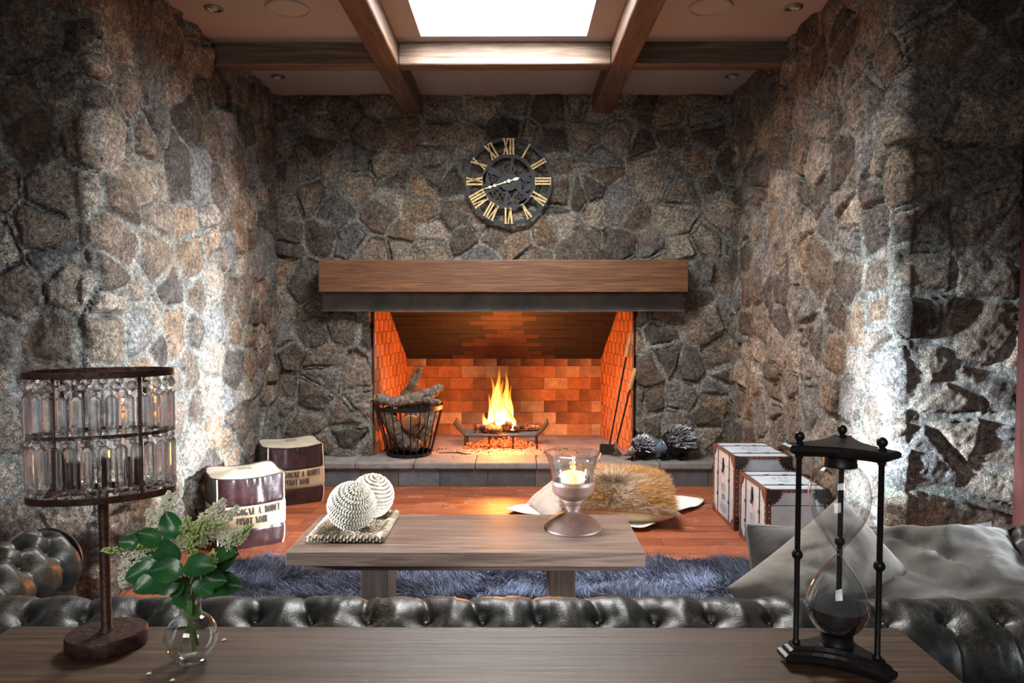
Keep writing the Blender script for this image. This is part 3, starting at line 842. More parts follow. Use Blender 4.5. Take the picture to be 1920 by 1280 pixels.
def flame_mat():
    t = NT('flame')
    at = t.n('ShaderNodeAttribute', attribute_name='Col')     # x: height 0..1
    h = t.n('ShaderNodeSeparateColor', {0: at.outputs['Color']}).outputs[0]
    lw = t.n('ShaderNodeLayerWeight', {'Blend': 0.35}).outputs['Facing']
    core = t.math('SUBTRACT', 1.0, lw)
    v = t.obj(scale=(1, 1, .22)); nz = t.noise(v, 26, 3, .6, .8)
    dens = t.math('MULTIPLY', t.math('POWER', core, 1.1), t.math('SUBTRACT', 1.15, h))
    dens = t.math('MULTIPLY', dens, t.math('ADD', .35, nz))
    col = t.ramp(dens, [(.0, (1, .10, .005)), (.25, (1, .28, .02)), (.5, (1, .58, .10)), (.8, (1, .88, .45))])
    em = t.n('ShaderNodeEmission', {'Color': col, 'Strength': t.math('ADD', .9, t.math('MULTIPLY', dens, 2.6))})
    tr = t.n('ShaderNodeBsdfTransparent')
    mx = t.n('ShaderNodeMixShader', {0: t.math('MULTIPLY', dens, 1.7, clamp=True), 1: tr.outputs[0], 2: em.outputs[0]})
    t.L.new(mx.outputs[0], t.out.inputs['Surface']); return t.m
M_flame = flame_mat()
fl_ = thing('campfire_flame', 'tall yellow orange flame burning on the grate', 'flame', (GX, GY, GZ + .13))
def tongue(x, y, z0, H, R, seed, lean=0.0, parent=fl_, mat=M_flame):
    n, hn = 22, 34; V = []; C = []
    for i in range(hn):
        f = i / (hn - 1); rr = R * (math.sin(pi * min(1, (f * .92 + .06)) ** .62)) * (1 - f) ** .35
        ox = x + lean * f + .16 * R * math.sin(f * 7 + seed) * f * 2; oy = y + .12 * R * math.cos(f * 6 + seed * 2) * f
        for k in range(n):
            a = 2 * pi * k / n; q = rr * (1 + .30 * math.sin(a * 3 + seed + f * 5) * f + .15 * math.sin(a * 5 - f * 9 + seed))
            V.append((ox + q * math.cos(a), oy + .6 * q * math.sin(a), z0 + H * f)); C.append((f, 0, 0))
    F = [(i * n + k, i * n + (k + 1) % n, (i + 1) * n + (k + 1) % n, (i + 1) * n + k) for i in range(hn - 1) for k in range(n)]
    return mkmesh('flame_tongue', V, F, mat, parent, True, np.array(C))
for a_ in ((-.01, .0, .04, .40, .075, 1, .0), (-.03, .01, .06, .50, .045, 2, -.0), (.035, .0, .05, .47, .04, 3, .005), (.07, -.02, .02, .24, .040, 4, -.03), (.10, -.03, .01, .17, .034, 4.5, -.02),
           (-.085, .0, .03, .30, .035, 5, -.01), (.075, .01, .06, .34, .03, 7, .0), (-.13, -.03, .02, .15, .028, 6, -.02), (-.10, -.04, .01, .10, .03, 8, .01), (.02, -.01, .05, .30, .05, 9, -.02), (-.05, .02, .05, .43, .035, 10, -.03)):
    tongue(*a_)

# ================================================================== FIRE TOOLS
M_handle = wood('tool_handle', (.20, .10, .03), (.42, .24, .09), (.55, .36, .16), 'z', 3, .4, stretch=.2)
def tool(name, label, b, t_, hl, hr):
    b = Vector(b); t_ = Vector(t_); d = (t_ - b).normalized()
    o = thing(name, label, 'fire tool', b)
    L = (t_ - b).length
    m = MB(); m.sweep([Vector((0, 0, 0)) + d * .03, d * (L - hl + .01)], .0075, 8); m.build('rod', M_iron, o, True)
    m = MB(); m.sweep([d * (L - hl), d * (L - hl + .015), d * (L - hl * .5), d * (L - .015), d * L], [hr * .8, hr * 1.05, hr * .95, hr * 1.1, hr * .7], 12); m.build('handle', M_handle, o, True)
    return o, d
sh, d = tool('fire_shovel', 'long handled ash shovel leaning on the right brick jamb, the taller tool', (.745, 5.655, HZ + .02), (.922, 5.66, 1.165), .20, .016)
m = MB(); m.box(-.055, .055, -.003, .003, -.015, .09, Matrix.Translation((-.02, -.03, 0)) @ Matrix.Rotation(.5, 4, 'X') @ Matrix.Rotation(.1, 4, 'Y')); m.box(-.055, -.049, -.02, .003, -.015, .09, Matrix.Translation((-.02, -.03, 0)) @ Matrix.Rotation(.5, 4, 'X')); m.box(.049, .055, -.02, .003, -.015, .09, Matrix.Translation((-.02, -.03, 0)) @ Matrix.Rotation(.5, 4, 'X'))
m.build('blade', plain('sooty_steel', (.07, .055, .045), .5, .6, var=.4), sh)
br, d = tool('hearth_brush', 'shorter hearth brush leaning across the ash shovel', (.79, 5.61, HZ + .03), (.950, 5.60, .885), .175, .018)
m = MB(); m.lathe([(.012, .095), (.02, .09), (.024, .05), (.022, .03)], 12); m.build('ferrule', plain('copper_ferrule', (.50, .25, .20), .4, .4, var=.3), br, True)
m = MB(); r = random.Random(4)
for k in range(90):
    a = r.uniform(0, 2 * pi); q = r.random() ** .5; m.sweep([(q * .018 * math.cos(a), q * .018 * math.sin(a), .04), (q * .05 * math.cos(a) + .02, q * .045 * math.sin(a), -.024)], [.0018, .0012], 4)
m.build('bristles', M_bark2, br)

# ================================================================== METAL HEDGEHOGS
M_hog = plain('painted_steel_nail', (.015, .015, .018), .35, .75, var=.5, scale=90, bump=.3)
M_hogb = plain('blue_grey_steel', (.16, .22, .30), .4, .6, var=.4, scale=60, bump=.3)
M_hogr = plain('rusty_grey_steel', (.22, .15, .14), .45, .6, var=.4, scale=60, bump=.3)
def hedgehog(x, y, s, label, hm, seed, rz=0):
    o = thing('hedgehog_figurine', label, 'figurine', (x, y, HZ), rz, 'metal hedgehogs on the hearth')
    r = random.Random(seed)
    m = MB(); m.ball((.01 * s, 0, .105 * s), .085 * s, 20, (1.15, .85, .95)); m.build('body', M_hog, o, True)
    m = MB()
    Q = [(-.05, .09), (-.09, .075), (-.115, .062), (-.135, .052), (-.148, .05)]
    m.sweep([(a * s, 0, b * s) for a, b in Q], [.05 * s, .042 * s, .028 * s, .014 * s, .008 * s], 14)
    m.ball((-.108 * s, -.026 * s, .078 * s), .006 * s, 8); m.ball((-.108 * s, .026 * s, .078 * s), .006 * s, 8)
    m.ball((-.085 * s, -.036 * s, .105 * s), .014 * s, 8, (.5, .5, 1)); m.ball((-.085 * s, .036 * s, .105 * s), .014 * s, 8, (.5, .5, 1))
    m.build('head', hm, o, True)
    m = MB()
    for k in range(330):
        u = r.uniform(-.25, 1); a = r.uniform(0, 2 * pi); q = math.sqrt(1 - u * u)
        n = Vector((q * math.cos(a), q * math.sin(a), u))
        if n.x < -.72: continue
        p = Vector((.01 + n.x * .095, n.y * .07, .105 + n.z * .078)) * s
        d = (n + Vector((.75, 0, .12 * r.random())) + Vector((r.gauss(0, .1), r.gauss(0, .1), r.gauss(0, .1)))).normalized()
        L = s * r.uniform(.030, .048) * (1 if n.x > -.4 else .6)
        m.sweep([p, p + d * L * .6, p + d * L], [.0052 * s, .0045 * s, .001 * s], 4, cap=False)
    m.build('quills', plain('steel_quill', (.30, .31, .35), .4, .6, var=.85, scale=55), o)
    for dx, dy in ((-.05, -.035), (-.05, .035), (.06, -.035), (.06, .035)):
        m = MB(); m.sweep([(dx * s, dy * s, .07 * s), (dx * s, dy * s, .02 * s), ((dx - .012) * s, dy * s, .006 * s)], [.014 * s, .010 * s, .008 * s], 8)
        for q in (-1, 0, 1): m.sweep([((dx - .01) * s, dy * s, .007 * s), ((dx - .042) * s, (dy + .014 * q) * s, .004 * s)], [.005 * s, .002 * s], 5)
        m.build('foot', M_hog, o, True)
hedgehog(.965, 5.462, .92, 'smaller metal hedgehog with reddish snout on the hearth nearest the fire tools', M_hogr, 5, rz=.25)
hedgehog(1.240, 5.475, 1.28, 'larger metal hedgehog with blue grey face at the right end of the hearth', M_hogb, 9)
# ================================================================== LETTERING
def strip(outer, inner):
    return [(outer[i], outer[i + 1], inner[i + 1], inner[i]) for i in range(len(outer) - 1)]
def arc(cx, cy, rx, ry, a0, a1, n=14):
    return [(cx + rx * math.cos(math.radians(a0 + (a1 - a0) * i / n)), cy + ry * math.sin(math.radians(a0 + (a1 - a0) * i / n))) for i in range(n + 1)]
def rect(x0, y0, x1, y1, n=1):
    return [((x0, y0 + (y1 - y0) * i / n), (x1, y0 + (y1 - y0) * i / n), (x1, y0 + (y1 - y0) * (i + 1) / n), (x0, y0 + (y1 - y0) * (i + 1) / n)) for i in range(n)]
def slant(x0, x1, wd):
    return [((x0 + (x1 - x0) * i / 4, i / 4), (x0 + (x1 - x0) * i / 4 + wd, i / 4), (x0 + (x1 - x0) * (i + 1) / 4 + wd, (i + 1) / 4), (x0 + (x1 - x0) * (i + 1) / 4, (i + 1) / 4)) for i in range(4)]
S_, H_ = 0.155, 0.05
def glyph(c):
    """condensed fat-face capitals: unit height, returns (quads, advance)"""
    if c == ' ': return [], .28
    if c == '.': return rect(.04, 0, .16, .13), .22
    if c == '•': return strip(arc(.12, .5, .10, .12, 0, 360), arc(.12, .5, .0, .0, 0, 360)), .26
    if c == 'I': return rect(.06, 0, .06 + S_, 1, 4) + rect(0, 0, .27, H_) + rect(0, 1 - H_, .27, 1), .31
    if c == 'O': return strip(arc(.24, .5, .24, .5, 0, 360, 28), arc(.24, .5, .24 - S_, .44, 0, 360, 28)), .53
    if c == 'G': return strip(arc(.24, .5, .24, .5, 35, 320, 24), arc(.24, .5, .24 - S_, .44, 35, 320, 24)) + rect(.31, .06, .46, .46, 2) + rect(.25, .42, .52, .46), .57
    if c == 'C': return strip(arc(.24, .5, .24, .5, 40, 320, 24), arc(.24, .5, .24 - S_, .44, 40, 320, 24)), .53
    if c == 'D': return rect(.04, 0, .04 + S_, 1, 4) + strip(arc(.18, .5, .31, .5, -90, 90, 16), arc(.18, .5, .31 - S_, .45, -90, 90, 16)) + rect(0, 0, .2, H_) + rect(0, 1 - H_, .2, 1), .53
    if c in 'BPR':
        q = rect(.04, 0, .04 + S_, 1, 4) + strip(arc(.18, .75, .27, .25, -90, 90, 12), arc(.18, .75, .27 - S_, .20, -90, 90, 12)) + rect(0, 0, .25, H_) + rect(0, 1 - H_, .2, 1) + rect(.15, .5, .22, .55)
        if c == 'B': q += strip(arc(.18, .26, .31, .26, -90, 90, 12), arc(.18, .26, .31 - S_, .21, -90, 90, 12))
        if c == 'R': q += [((.26, .5), (.40, .5), (.46, .06), (.32, .06))] + rect(.32, 0, .53, .06)
        return q, (.53 if c != 'P' else .48)
    if c == 'U': return rect(.05, .22, .05 + S_, 1, 3) + rect(.40, .22, .40 + H_, 1, 3) + strip(arc(.25, .24, .20, .24, 180, 360, 12), arc(.275, .24, .125, .18, 180, 360, 12)) + rect(0, 1 - H_, .27, 1) + rect(.33, 1 - H_, .52, 1), .55
    if c == 'N': return rect(.07, 0, .07 + H_, 1, 4) + rect(.43, 0, .43 + H_, 1, 4) + slant(.34, .07, S_) + rect(0, 0, .19, H_) + rect(.35, 1 - H_, .55, 1) + rect(0, 1 - H_, .2, 1), .58
    if c == 'E': return rect(.04, 0, .04 + S_, 1, 4) + rect(0, 0, .42, H_) + rect(0, 1 - H_, .42, 1) + rect(.19, .48, .33, .53) + rect(.37, 0, .42, .24) + rect(.37, .76, .42, 1) + rect(.31, .38, .35, .63), .47
    if c == 'L': return rect(.04, 0, .04 + S_, 1, 4) + rect(0, 0, .42, H_) + rect(0, 1 - H_, .26, 1) + rect(.37, 0, .42, .26), .46
    if c == 'A': return slant(.03, .22, H_) + slant(.33, .19, S_) + rect(.12, .28, .38, .33) + rect(0, 0, .14, H_) + rect(.27, 0, .55, H_), .56
    if c == 'T': return rect(.17, 0, .17 + S_, 1, 4) + rect(0, 1 - H_, .50, 1) + rect(0, .74, .05, 1) + rect(.45, .74, .50, 1) + rect(.1, 0, .4, H_), .52
    if c == 'W': return slant(.20, .03, S_ * .8) + slant(.20, .36, H_) + slant(.50, .34, S_ * .8) + slant(.52, .68, H_), .76
    if c == 'M': return rect(.05, 0, .10, 1, 4) + slant(.28, .06, S_) + slant(.30, .52, H_) + rect(.52, 0, .52 + S_, 1, 4) + rect(0, 0, .16, H_) + rect(.48, 0, .72, H_), .75
    if c == 'S': return strip(arc(.22, .73, .21, .27, 20, 250, 14), arc(.22, .73, .08, .21, 20, 250, 14)) + strip(arc(.22, .27, .21, .27, -160, 70, 14), arc(.22, .27, .08, .21, -160, 70, 14)), .48
    if c == '1': return rect(.10, 0, .10 + S_, 1, 4) + rect(.02, 0, .33, H_) + [((.0, .8), (.1, .85), (.1, 1), (.05, .88))], .37
    if c == '2': return strip(arc(.22, .72, .22, .28, 170, -40, 14), arc(.22, .72, .08, .22, 170, -40, 14)) + [((.03, .07), (.14, .07), (.39, .55), (.27, .55))] + rect(.02, 0, .44, .10), .49
    if c == '8': return strip(arc(.22, .75, .19, .25, 0, 360, 18), arc(.22, .75, .08, .20, 0, 360, 18)) + strip(arc(.22, .27, .22, .27, 0, 360, 18), arc(.22, .27, .09, .21, 0, 360, 18)), .49
    if c == '9': return strip(arc(.22, .70, .22, .30, 0, 360, 18), arc(.22, .70, .08, .24, 0, 360, 18)) + strip(arc(.22, .30, .22, .30, -150, 60, 10), arc(.22, .30, .10, .25, -150, 60, 10)), .49
    return rect(0, 0, .3, 1), .35
def lettering(name, text, height, wfac, place, mat, parent, x0=None, z0=0.0):
    """place(x, z) maps flat coordinates onto the surface"""
    tot = sum(glyph(c)[1] for c in text) * height * wfac
    x = -tot / 2 if x0 is None else x0
    V = []; F = []
    for c in text:
        q, adv = glyph(c)
        for quad in q:
            o = len(V); V.extend([place(x + p[0] * height * wfac, z0 + p[1] * height) for p in quad]); F.append((o, o + 1, o + 2, o + 3))
        x += adv * height * wfac
    return mkmesh(name, V, F, mat, parent)

# ================================================================== OTTOMANS
def leather_mat(name, a, b, c, rough=.3, coat=.3, scale=6, crackle=.25, dist=.004):
    t = NT(name); v = t.obj(); n1 = t.noise(v, scale, 5, .6, .3); n2 = t.noise(v, scale * 6, 5, .65)
    vo = t.n('ShaderNodeTexVoronoi', {'Vector': v, 'Scale': 240.0}).outputs['Distance']
    t.set(color=t.mix(.5, t.ramp(n1, [(.32, a), (.5, b), (.68, c)]), t.ramp(n2, [(.3, a), (.5, b), (.72, c)])), rough=rough, coat=coat, coatr=.18)
    t.bump(t.math('ADD', t.math('MULTIPLY', vo, .5), n2), crackle, dist); return t.m
M_ox = leather_mat('oxblood_leather', (.010, .0045, .006), (.026, .010, .011), (.055, .022, .022), .24, .4)
def canvas_mat(name, c):
    t = NT(name); v = t.obj(); w1 = t.n('ShaderNodeTexWave', {'Vector': v, 'Scale': 150.0, 'Distortion': 1.0}).outputs['Fac']
    n = t.noise(v, 7, 5, .6); t.set(color=t.ramp(n, [(.3, tuple(x * .8 for x in c)), (.7, tuple(min(1, x * 1.1) for x in c))]), rough=.9, sheen=.1); t.bump(t.math('ADD', w1, n), .25, .002); return t.m
M_canvas = canvas_mat('cream_canvas', (.46, .40, .30))
M_band = canvas_mat('tan_canvas_band', (.42, .31, .19))
M_ink = plain('faded_black_ink', (.012, .010, .010), .8)
M_cord = plain('cream_piping', (.66, .55, .38), .8)
def ottoman(x, y, rz, label, a, H, seed, zz=0.0):
    o = thing('ottoman', label, 'ottoman', (x, y, 0), rz, 'wine sack ottomans against the left wall')
    b0, b1 = .295, .620
    def S(ph, v):
        n = 7.0; ca, sa = math.cos(ph), math.sin(ph)
        r = 1 / (abs(ca) ** n + abs(sa) ** n) ** (1 / n)
        side = 1 - abs(math.sin(2 * ph)) ** 1.5
        bulge = 1 + (.075 * math.sin(pi * v) ** .7) * side - .02 * (1 - side) * 0 + .02 * math.sin(pi * v)
        for sv, dp in ((b0, .022), (b1, .022)): bulge -= dp * math.exp(-((v - sv) / .02) ** 2)
        bulge -= .035 * math.exp(-(v / .05) ** 2)
        dents = .018 * (vnoise(ph * 7 + 9, v * 4, seed) - .5) + .028 * math.exp(-((1 - v) / .12) ** 2) * (vnoise(ph * 34, v * 3, seed + 1) - .5) * side + .010 * math.exp(-((v - b1 - .04) / .05) ** 2) * (vnoise(ph * 26, v * 2 + 4, seed + 2) - .5)
        if b0 + .01 < v < b1 - .01: dents *= .45
        rr = a * r * bulge * (1 + dents * 1.6)
        cz = .012 * (abs(math.sin(2 * ph)) ** 4)
        return Vector((rr * ca, rr * sa, v * (H + cz * v)))
    def band(nm, v0, v1, mat, nv):
        nph = 200; V = []; 
        for i in range(nph):
            for j in range(nv): V.append(S(2 * pi * i / nph, v0 + (v1 - v0) * j / (nv - 1)))
        return mkmesh(nm, V, gridfaces(nph, nv, True), mat, o, True)
    band('lower_panel', .005, b0, M_ox, 26); band('label_band', b0, b1, M_band, 26); band('upper_panel', b1, 1.0, M_ox, 34)
    nph, nr = 200, 16; V = []
    for i in range(nph):
        p = S(2 * pi * i / nph, 1.0)
        for j in range(nr):
            f = j / (nr - 1); q = p * 1.0; q.x *= 1 - f; q.y *= 1 - f
            q.z = p.z + (H - p.z) * min(1, f * 1.6) + .016 * math.sin(min(1, f * 1.3) * pi / 2) + .004 * vnoise(q.x * 14 + 5, q.y * 14 + 5, seed + 3) * f
            V.append(q)
    mkmesh('top_panel', V, gridfaces(nph, nr, True), M_canvas, o, True)
    m = MB(); P_ = [S(2 * pi * i / 120, 1.0) * 1.004 for i in range(121)]; m.sweep(P_, .0032, 6, False)
    m.build('top_piping', plain('dark_piping', (.03, .02, .02), .6), o, True)
    for k in range(4):
        ph = pi / 4 + k * pi / 2; m = MB(); m.sweep([S(ph, v / 24) * 1.0 + Vector((math.cos(ph), math.sin(ph), 0)) * .003 for v in range(25)], .0040, 6); m.build('corner_piping', M_cord, o, True)
    for ph0 in (-pi / 2, pi):
        def place(xx, zz): 
            ph = ph0 + math.atan2(xx, a); q = S(ph, zz / H); n = Vector((math.cos(ph0), math.sin(ph0), 0)); return q + n * .0050
        fs = .040
        lettering('lettering', 'BOURGOGNE A. RODET', fs, .84 * a * 2 / .37, place, M_ink, o, z0=.196)
        lettering('lettering', 'PINOT NOIR', fs, .80 * a * 2 / .37, place, M_ink, o, z0=.143)
    def ptop(xx, zz): return Vector((xx, zz, H + .0225))
    for k, s_ in enumerate(('BOURGOGNE', 'PINOT NOIR')): lettering('lettering', s_, .026, .62, ptop, M_ink, o, z0=.01 - .036 * k)
    return o
ottoman(-1.585, 4.115, math.radians(31), 'cream topped oxblood leather cube ottoman nearer the flowers at the rug corner', .196, .395, 3)
ottoman(-1.600, 5.015, math.radians(28), 'cream topped oxblood leather cube ottoman standing behind against the hearth', .200, .395, 9)

# ================================================================== TRUNKS
M_tin = plain('brushed_tin_sheet', (.60, .67, .74), .45, .25, var=.14, scale=9, bump=.15)
M_tlea = leather_mat('trunk_brown_leather', (.06, .022, .014), (.13, .048, .030), (.20, .08, .05), .4, .2, 14)
M_tdark = leather_mat('trunk_dark_leather', (.012, .008, .007), (.024, .015, .012), (.045, .028, .023), .4, .2, 14)
M_stud = plain('pale_stud', (.62, .58, .52), .3, .8)
M_tink = plain('stencil_ink', (.20, .22, .25), .8)
M_strap = plain('dark_metal_strap', (.10, .10, .105), .4, .7)
def trunk(x0, y0, w_, d_, h, label):
    o = thing('storage_trunk', label, 'trunk', (x0 + w_ / 2, y0 + d_ / 2, 0), 0, 'metal clad trunks against the right wall')
    a, b = w_ / 2, d_ / 2; lid = h * .78
    m = MB(); m.box(-a, a, -b, b, .006, lid - .002, bev=.003); m.build('body', M_tin, o)
    m = MB(); m.box(-a, a, -b, b, lid + .002, h, bev=.003); m.build('lid', M_tin, o)
    s_ = .024; e = .0035
    m = MB()
    for sx in (-1, 1):
        for sy in (-1, 1): m.box(min(sx * (a + e), sx * (a - s_)), max(sx * (a + e), sx * (a - s_)), min(sy * (b + e), sy * (b - s_)), max(sy * (b + e), sy * (b - s_)), .0, h + e, bev=.002)
    for z0, z1 in ((0, s_), (h - s_ * .6, h + e)):
        for sy in (-1, 1): m.box(-a, a, min(sy * (b + e), sy * (b - .012)), max(sy * (b + e), sy * (b - .012)), z0, z1, bev=.002)
        for sx in (-1, 1): m.box(min(sx * (a + e), sx * (a - .012)), max(sx * (a + e), sx * (a - .012)), -b, b, z0, z1, bev=.002)
    m.build('edge_trim', M_tlea, o)
    # quarter round corner pads on the near and left faces
    R = .085; m = MB()
    for sx in (-1, 1):
        for top in (0, 1):
            zc = h if top else 0.0; V = [(0, 0)] + [(R * math.cos(q * pi / 2 / 8), R * math.sin(q * pi / 2 / 8)) for q in range(9)]
            pts = [(sx * (a - p[0]), (zc - p[1]) if top else p[1]) for p in V]
            m = MB(); m.prism(pts, -b - e - .002, -b - e + .001); m.build('corner_pad', M_tdark, o)
    m = MB()
    for sy in (-1, 1):
        for top in (0, 1):
            zc = h if top else 0.0; R2 = .07
            pts = [(0, 0)] + [(R2 * math.cos(q * pi / 2 / 8), R2 * math.sin(q * pi / 2 / 8)) for q in range(9)]
            P3 = [(sy * (b - p[0]), (zc - p[1]) if top else p[1]) for p in pts]
            M = Matrix(((0, 1, 0, 0), (1, 0, 0, 0), (0, 0, 1, 0), (0, 0, 0, 1)))
            m = MB(); m.prism(P3, -a - e - .002, -a - e + .001, M); m.build('corner_pad', M_tlea, o)
    for sy in (-.26, .26):
        y = sy * d_; m = MB()
        m.box(-a - .004, -a, y - .004, y + .004, 0, h, bev=.001); m.box(-a, a, y - .004, y + .004, h, h + .004, bev=.001)
        for z in (h * .32, h * .62): m.box(-a - .008, -a, y - .008, y + .008, z - .01, z + .01, bev=.002)
        for x in (-a * .3, a * .35): m.box(x - .014, x + .014, y - .006, y + .006, h, h + .007, bev=.002)
        m.build('strap', M_strap, o)
    m = MB()
    z = .03
    while z < h - .02:
        for y in (-b + .012, b - .012): m.ball((-a - e, y, z), .0038, 6)
        for x in (-a + .012, a - .012): m.ball((x, -b - e, z), .0038, 6)
        z += .034
    y = -b + .03
    while y < b - .02:
        m.ball((-a - e, y, h - .007), .0034, 6); m.ball((-a - e, y, .012), .0034, 6); m.ball((-a + .008, y, h + e), .0034, 6); y += .028
    x = -a + .1
    while x < a - .08: m.ball((x, -b - e, h - .006), .0028, 6); x += .03
    for sx in (-1, 1):
        for q in range(6):
            an = (q + .5) / 6 * pi / 2; m.ball((sx * (a - R * .94 * math.cos(an)), -b - e - .003, h - R * .94 * math.sin(an)), .0032, 6)
    m.build('studs', M_stud, o)
    # latch
    m = MB(); M = Matrix.Translation((-a - .004, .0, lid)) @ Matrix(((0, 1, 0, 0), (1, 0, 0, 0), (0, 0, 1, 0), (0, 0, 0, 1)))
    m.prism([(-.014, -.01), (-.006, .03), (0, .048), (.006, .03), (.014, -.01), (.008, -.03), (-.008, -.03)], -.004, .003, M)
    m.torus(.011, .003, (0, 0, 0), 16, 6, M=Matrix.Translation((-a - .009, 0, lid - .035)) @ Matrix.Rotation(pi / 2, 4, 'Y'))
    m.build('latch', plain('black_latch', (.02, .02, .02), .4, .6), o)
    sc = h / .40
    def pl(xx, zz): return Vector((-a - .0012, -xx, zz))
    for s_, z, hh, wf in (('W.T. L', .165, .040, .8), ('•1829•', .115, .036, .8)): lettering('stencil', s_, hh * sc, wf, pl, M_tink, o, z0=z * sc)
    V = []; F = []
    for k in range(4):
        z = (.085 - .012 * k) * sc; o_ = len(V); L = (.08, .07, .075, .05)[k]
        V += [(-a - .0012, L, z), (-a - .0012, -L, z), (-a - .0012, -L, z + .004), (-a - .0012, L, z + .004)]; F.append((o_, o_ + 1, o_ + 2, o_ + 3))
    mkmesh('stencil', V, F, M_tink, o)
    def ptop(xx, zz): return Vector((xx, zz, h + .0012))
    lettering('stencil', 'W.T. L', .045 * sc, .9, ptop, M_tink, o, z0=.02); lettering('stencil', '•1829•', .035 * sc, .9, ptop, M_tink, o, z0=-.04)
    return o
trunk(1.335, 4.275, .345, .46, .452, 'taller tin clad trunk with brown leather edges standing behind the low one')
trunk(1.340, 3.745, .33, .44, .385, 'shorter tin clad trunk with brown leather edges at the rug corner')

# ================================================================== FUR HELPERS
def strands(name, roots, dirs, length, width, mat, parent, cols, seed=0, curl=.5, segs=3):
    """thin tapering blades as one mesh"""
    r = np.random.default_rng(seed); n = len(roots)
    side = np.cross(dirs, r.normal(size=(n, 3))); side /= np.linalg.norm(side, axis=1)[:, None] + 1e-9
    bend = r.normal(size=(n, 3)) * curl; bend[:, 2] = -abs(bend[:, 2]) * .6
    L = length[:, None]; V = []; C = []
    for k in range(segs + 1):
        f = k / segs; p = roots + dirs * L * f + bend * L * f * f * .35
        wd = width * (1 - f * .92)
        V.append(p - side * wd[:, None]); V.append(p + side * wd[:, None]); C.append(cols * (.75 + .35 * f)); C.append(cols * (.75 + .35 * f))
    V = np.stack(V, 1).reshape(-1, 3); C = np.stack(C, 1).reshape(-1, 3); m_ = 2 * (segs + 1)
    base = np.arange(n)[:, None] * m_
    F = np.concatenate([base + np.array([[2 * k, 2 * k + 1, 2 * k + 3, 2 * k + 2]]) for k in range(segs)], 0)
    return mkmesh(name, V, F.astype(np.int64), mat, parent, True, C)
def fur_mat(name, rough=.55):
    t = NT(name); at = t.n('ShaderNodeAttribute', attribute_name='Col')
    t.set(color=at.outputs['Color'], rough=rough, spec=.35, sheen=.2); return t.m
M_fur = fur_mat('fur')

# shag rug
RX0, RX1, RY0, RY1 = -1.47, 1.29, 2.20, 3.66
def rug_h(x, y): return .018 + .020 * (fbm(x * 3.2, y * 3.2, 60, 3) * .5 + .5)
rug = thing('shag_rug', 'deep slate blue shag rug under the coffee table', 'rug', ((RX0 + RX1) / 2, (RY0 + RY1) / 2, 0))
ux = np.linspace(RX0, RX1, 90); uy = np.linspace(RY0, RY1, 60); X, Y = np.meshgrid(ux, uy, indexing='ij')
ed = np.minimum(np.minimum(X - RX0, RX1 - X), np.minimum(Y - RY0, RY1 - Y)); hh = rug_h(X, Y) * sstep(0, .04, ed) + .002
V = np.stack([X - rug.location.x, Y - rug.location.y, hh], -1).reshape(-1, 3)
mkmesh('pile_base', V, gridfaces(90, 60), plain('rug_backing', (.03, .033, .05), .95), rug, True)
n = 110000; r = np.random.default_rng(42)
yy = RY0 + .50 + (RY1 - RY0 - .50) * r.random(n); xx = RX0 + (RX1 - RX0) * r.random(n)
wob = .035 * fbm(xx * 6, yy * 6, 3, 3); xx2 = np.clip(xx + 0, RX0, RX1)
ang = 2.5 * pi * fbm(xx * 2.6, yy * 2.6, 62, 3) + 1.4 * fbm(xx * 17, yy * 17, 66, 2)
d = np.stack([np.cos(ang) * .85, np.sin(ang) * .85 - .25, .55 + .3 * r.random(n)], -1) + r.normal(0, .20, (n, 3)); d[:, 2] = np.abs(d[:, 2]) + .12
d /= np.linalg.norm(d, axis=1)[:, None]
roots = np.stack([xx - rug.location.x, yy - rug.location.y, rug_h(xx, yy)], -1)
tone = .5 + .5 * fbm(xx * 9, yy * 9, 71, 4)
cols = np.array([.060, .068, .105])[None] * (.35 + 1.2 * tone[:, None]) * r.uniform(.45, 1.7, (n, 1))
hl = r.random(n) < .16; cols[hl] = cols[hl] * 2.6
fu = strands('pile', roots, d, r.uniform(.045, .078, n), r.uniform(.0013, .0030, n), M_fur, rug, cols, 5, .6, 3); fu['kind'] = 'stuff'

# ================================================================== HIDE AND CUSHIONS ON THE FLOOR
def outline_patch(name, pts, c, hf, mat, parent=None, nr=22, th=.006, curl=.0):
    P_ = [Vector((p[0], p[1])) for p in pts]; n0 = len(P_); Q = []
    for i in range(n0):
        p0, p1, p2, p3 = P_[(i - 1) % n0], P_[i], P_[(i + 1) % n0], P_[(i + 2) % n0]
        for k in range(8):
            t = k / 8; Q.append(.5 * ((2 * p1) + (p2 - p0) * t + (2 * p0 - 5 * p1 + 4 * p2 - p3) * t * t + (3 * p1 - p0 - 3 * p2 + p3) * t ** 3))
    V = []
    for q in Q:
        for j in range(nr):
            f = j / (nr - 1); x = c[0] + (q.x - c[0]) * f; y = c[1] + (q.y - c[1]) * f
            z = hf(x, y) + curl * max(0, f - .86) ** 1 * 5 * max(0, vnoise(x * 5, y * 5, 90) - .35)
            V.append((x, y, z))
    o = mkmesh(name, V, gridfaces(len(Q), nr, True), mat, parent, True)
    s_ = o.modifiers.new('t', 'SOLIDIFY'); s_.thickness = th; s_.offset = 1
    return o
M_hide = plain('white_hide', (.80, .79, .75), .85, var=.08, scale=12, bump=.25)
hide = outline_patch('hide_throw', [(-.06, 4.62), (.06, 4.80), (.35, 4.86), (.85, 4.93), (1.12, 5.02), (1.31, 4.92), (1.24, 4.76), (1.10, 4.62), (.99, 4.60), (.90, 4.42), (.85, 4.30), (.755, 4.235), (.62, 4.30), (.42, 4.44), (.15, 4.50)], (.6, 4.6),
                     lambda x, y: .006 + .012 * float(vnoise(x * 7, y * 7, 91)) + .01 * float(vnoise(x * 16, y * 3, 93)), M_hide, curl=.05, th=.005)
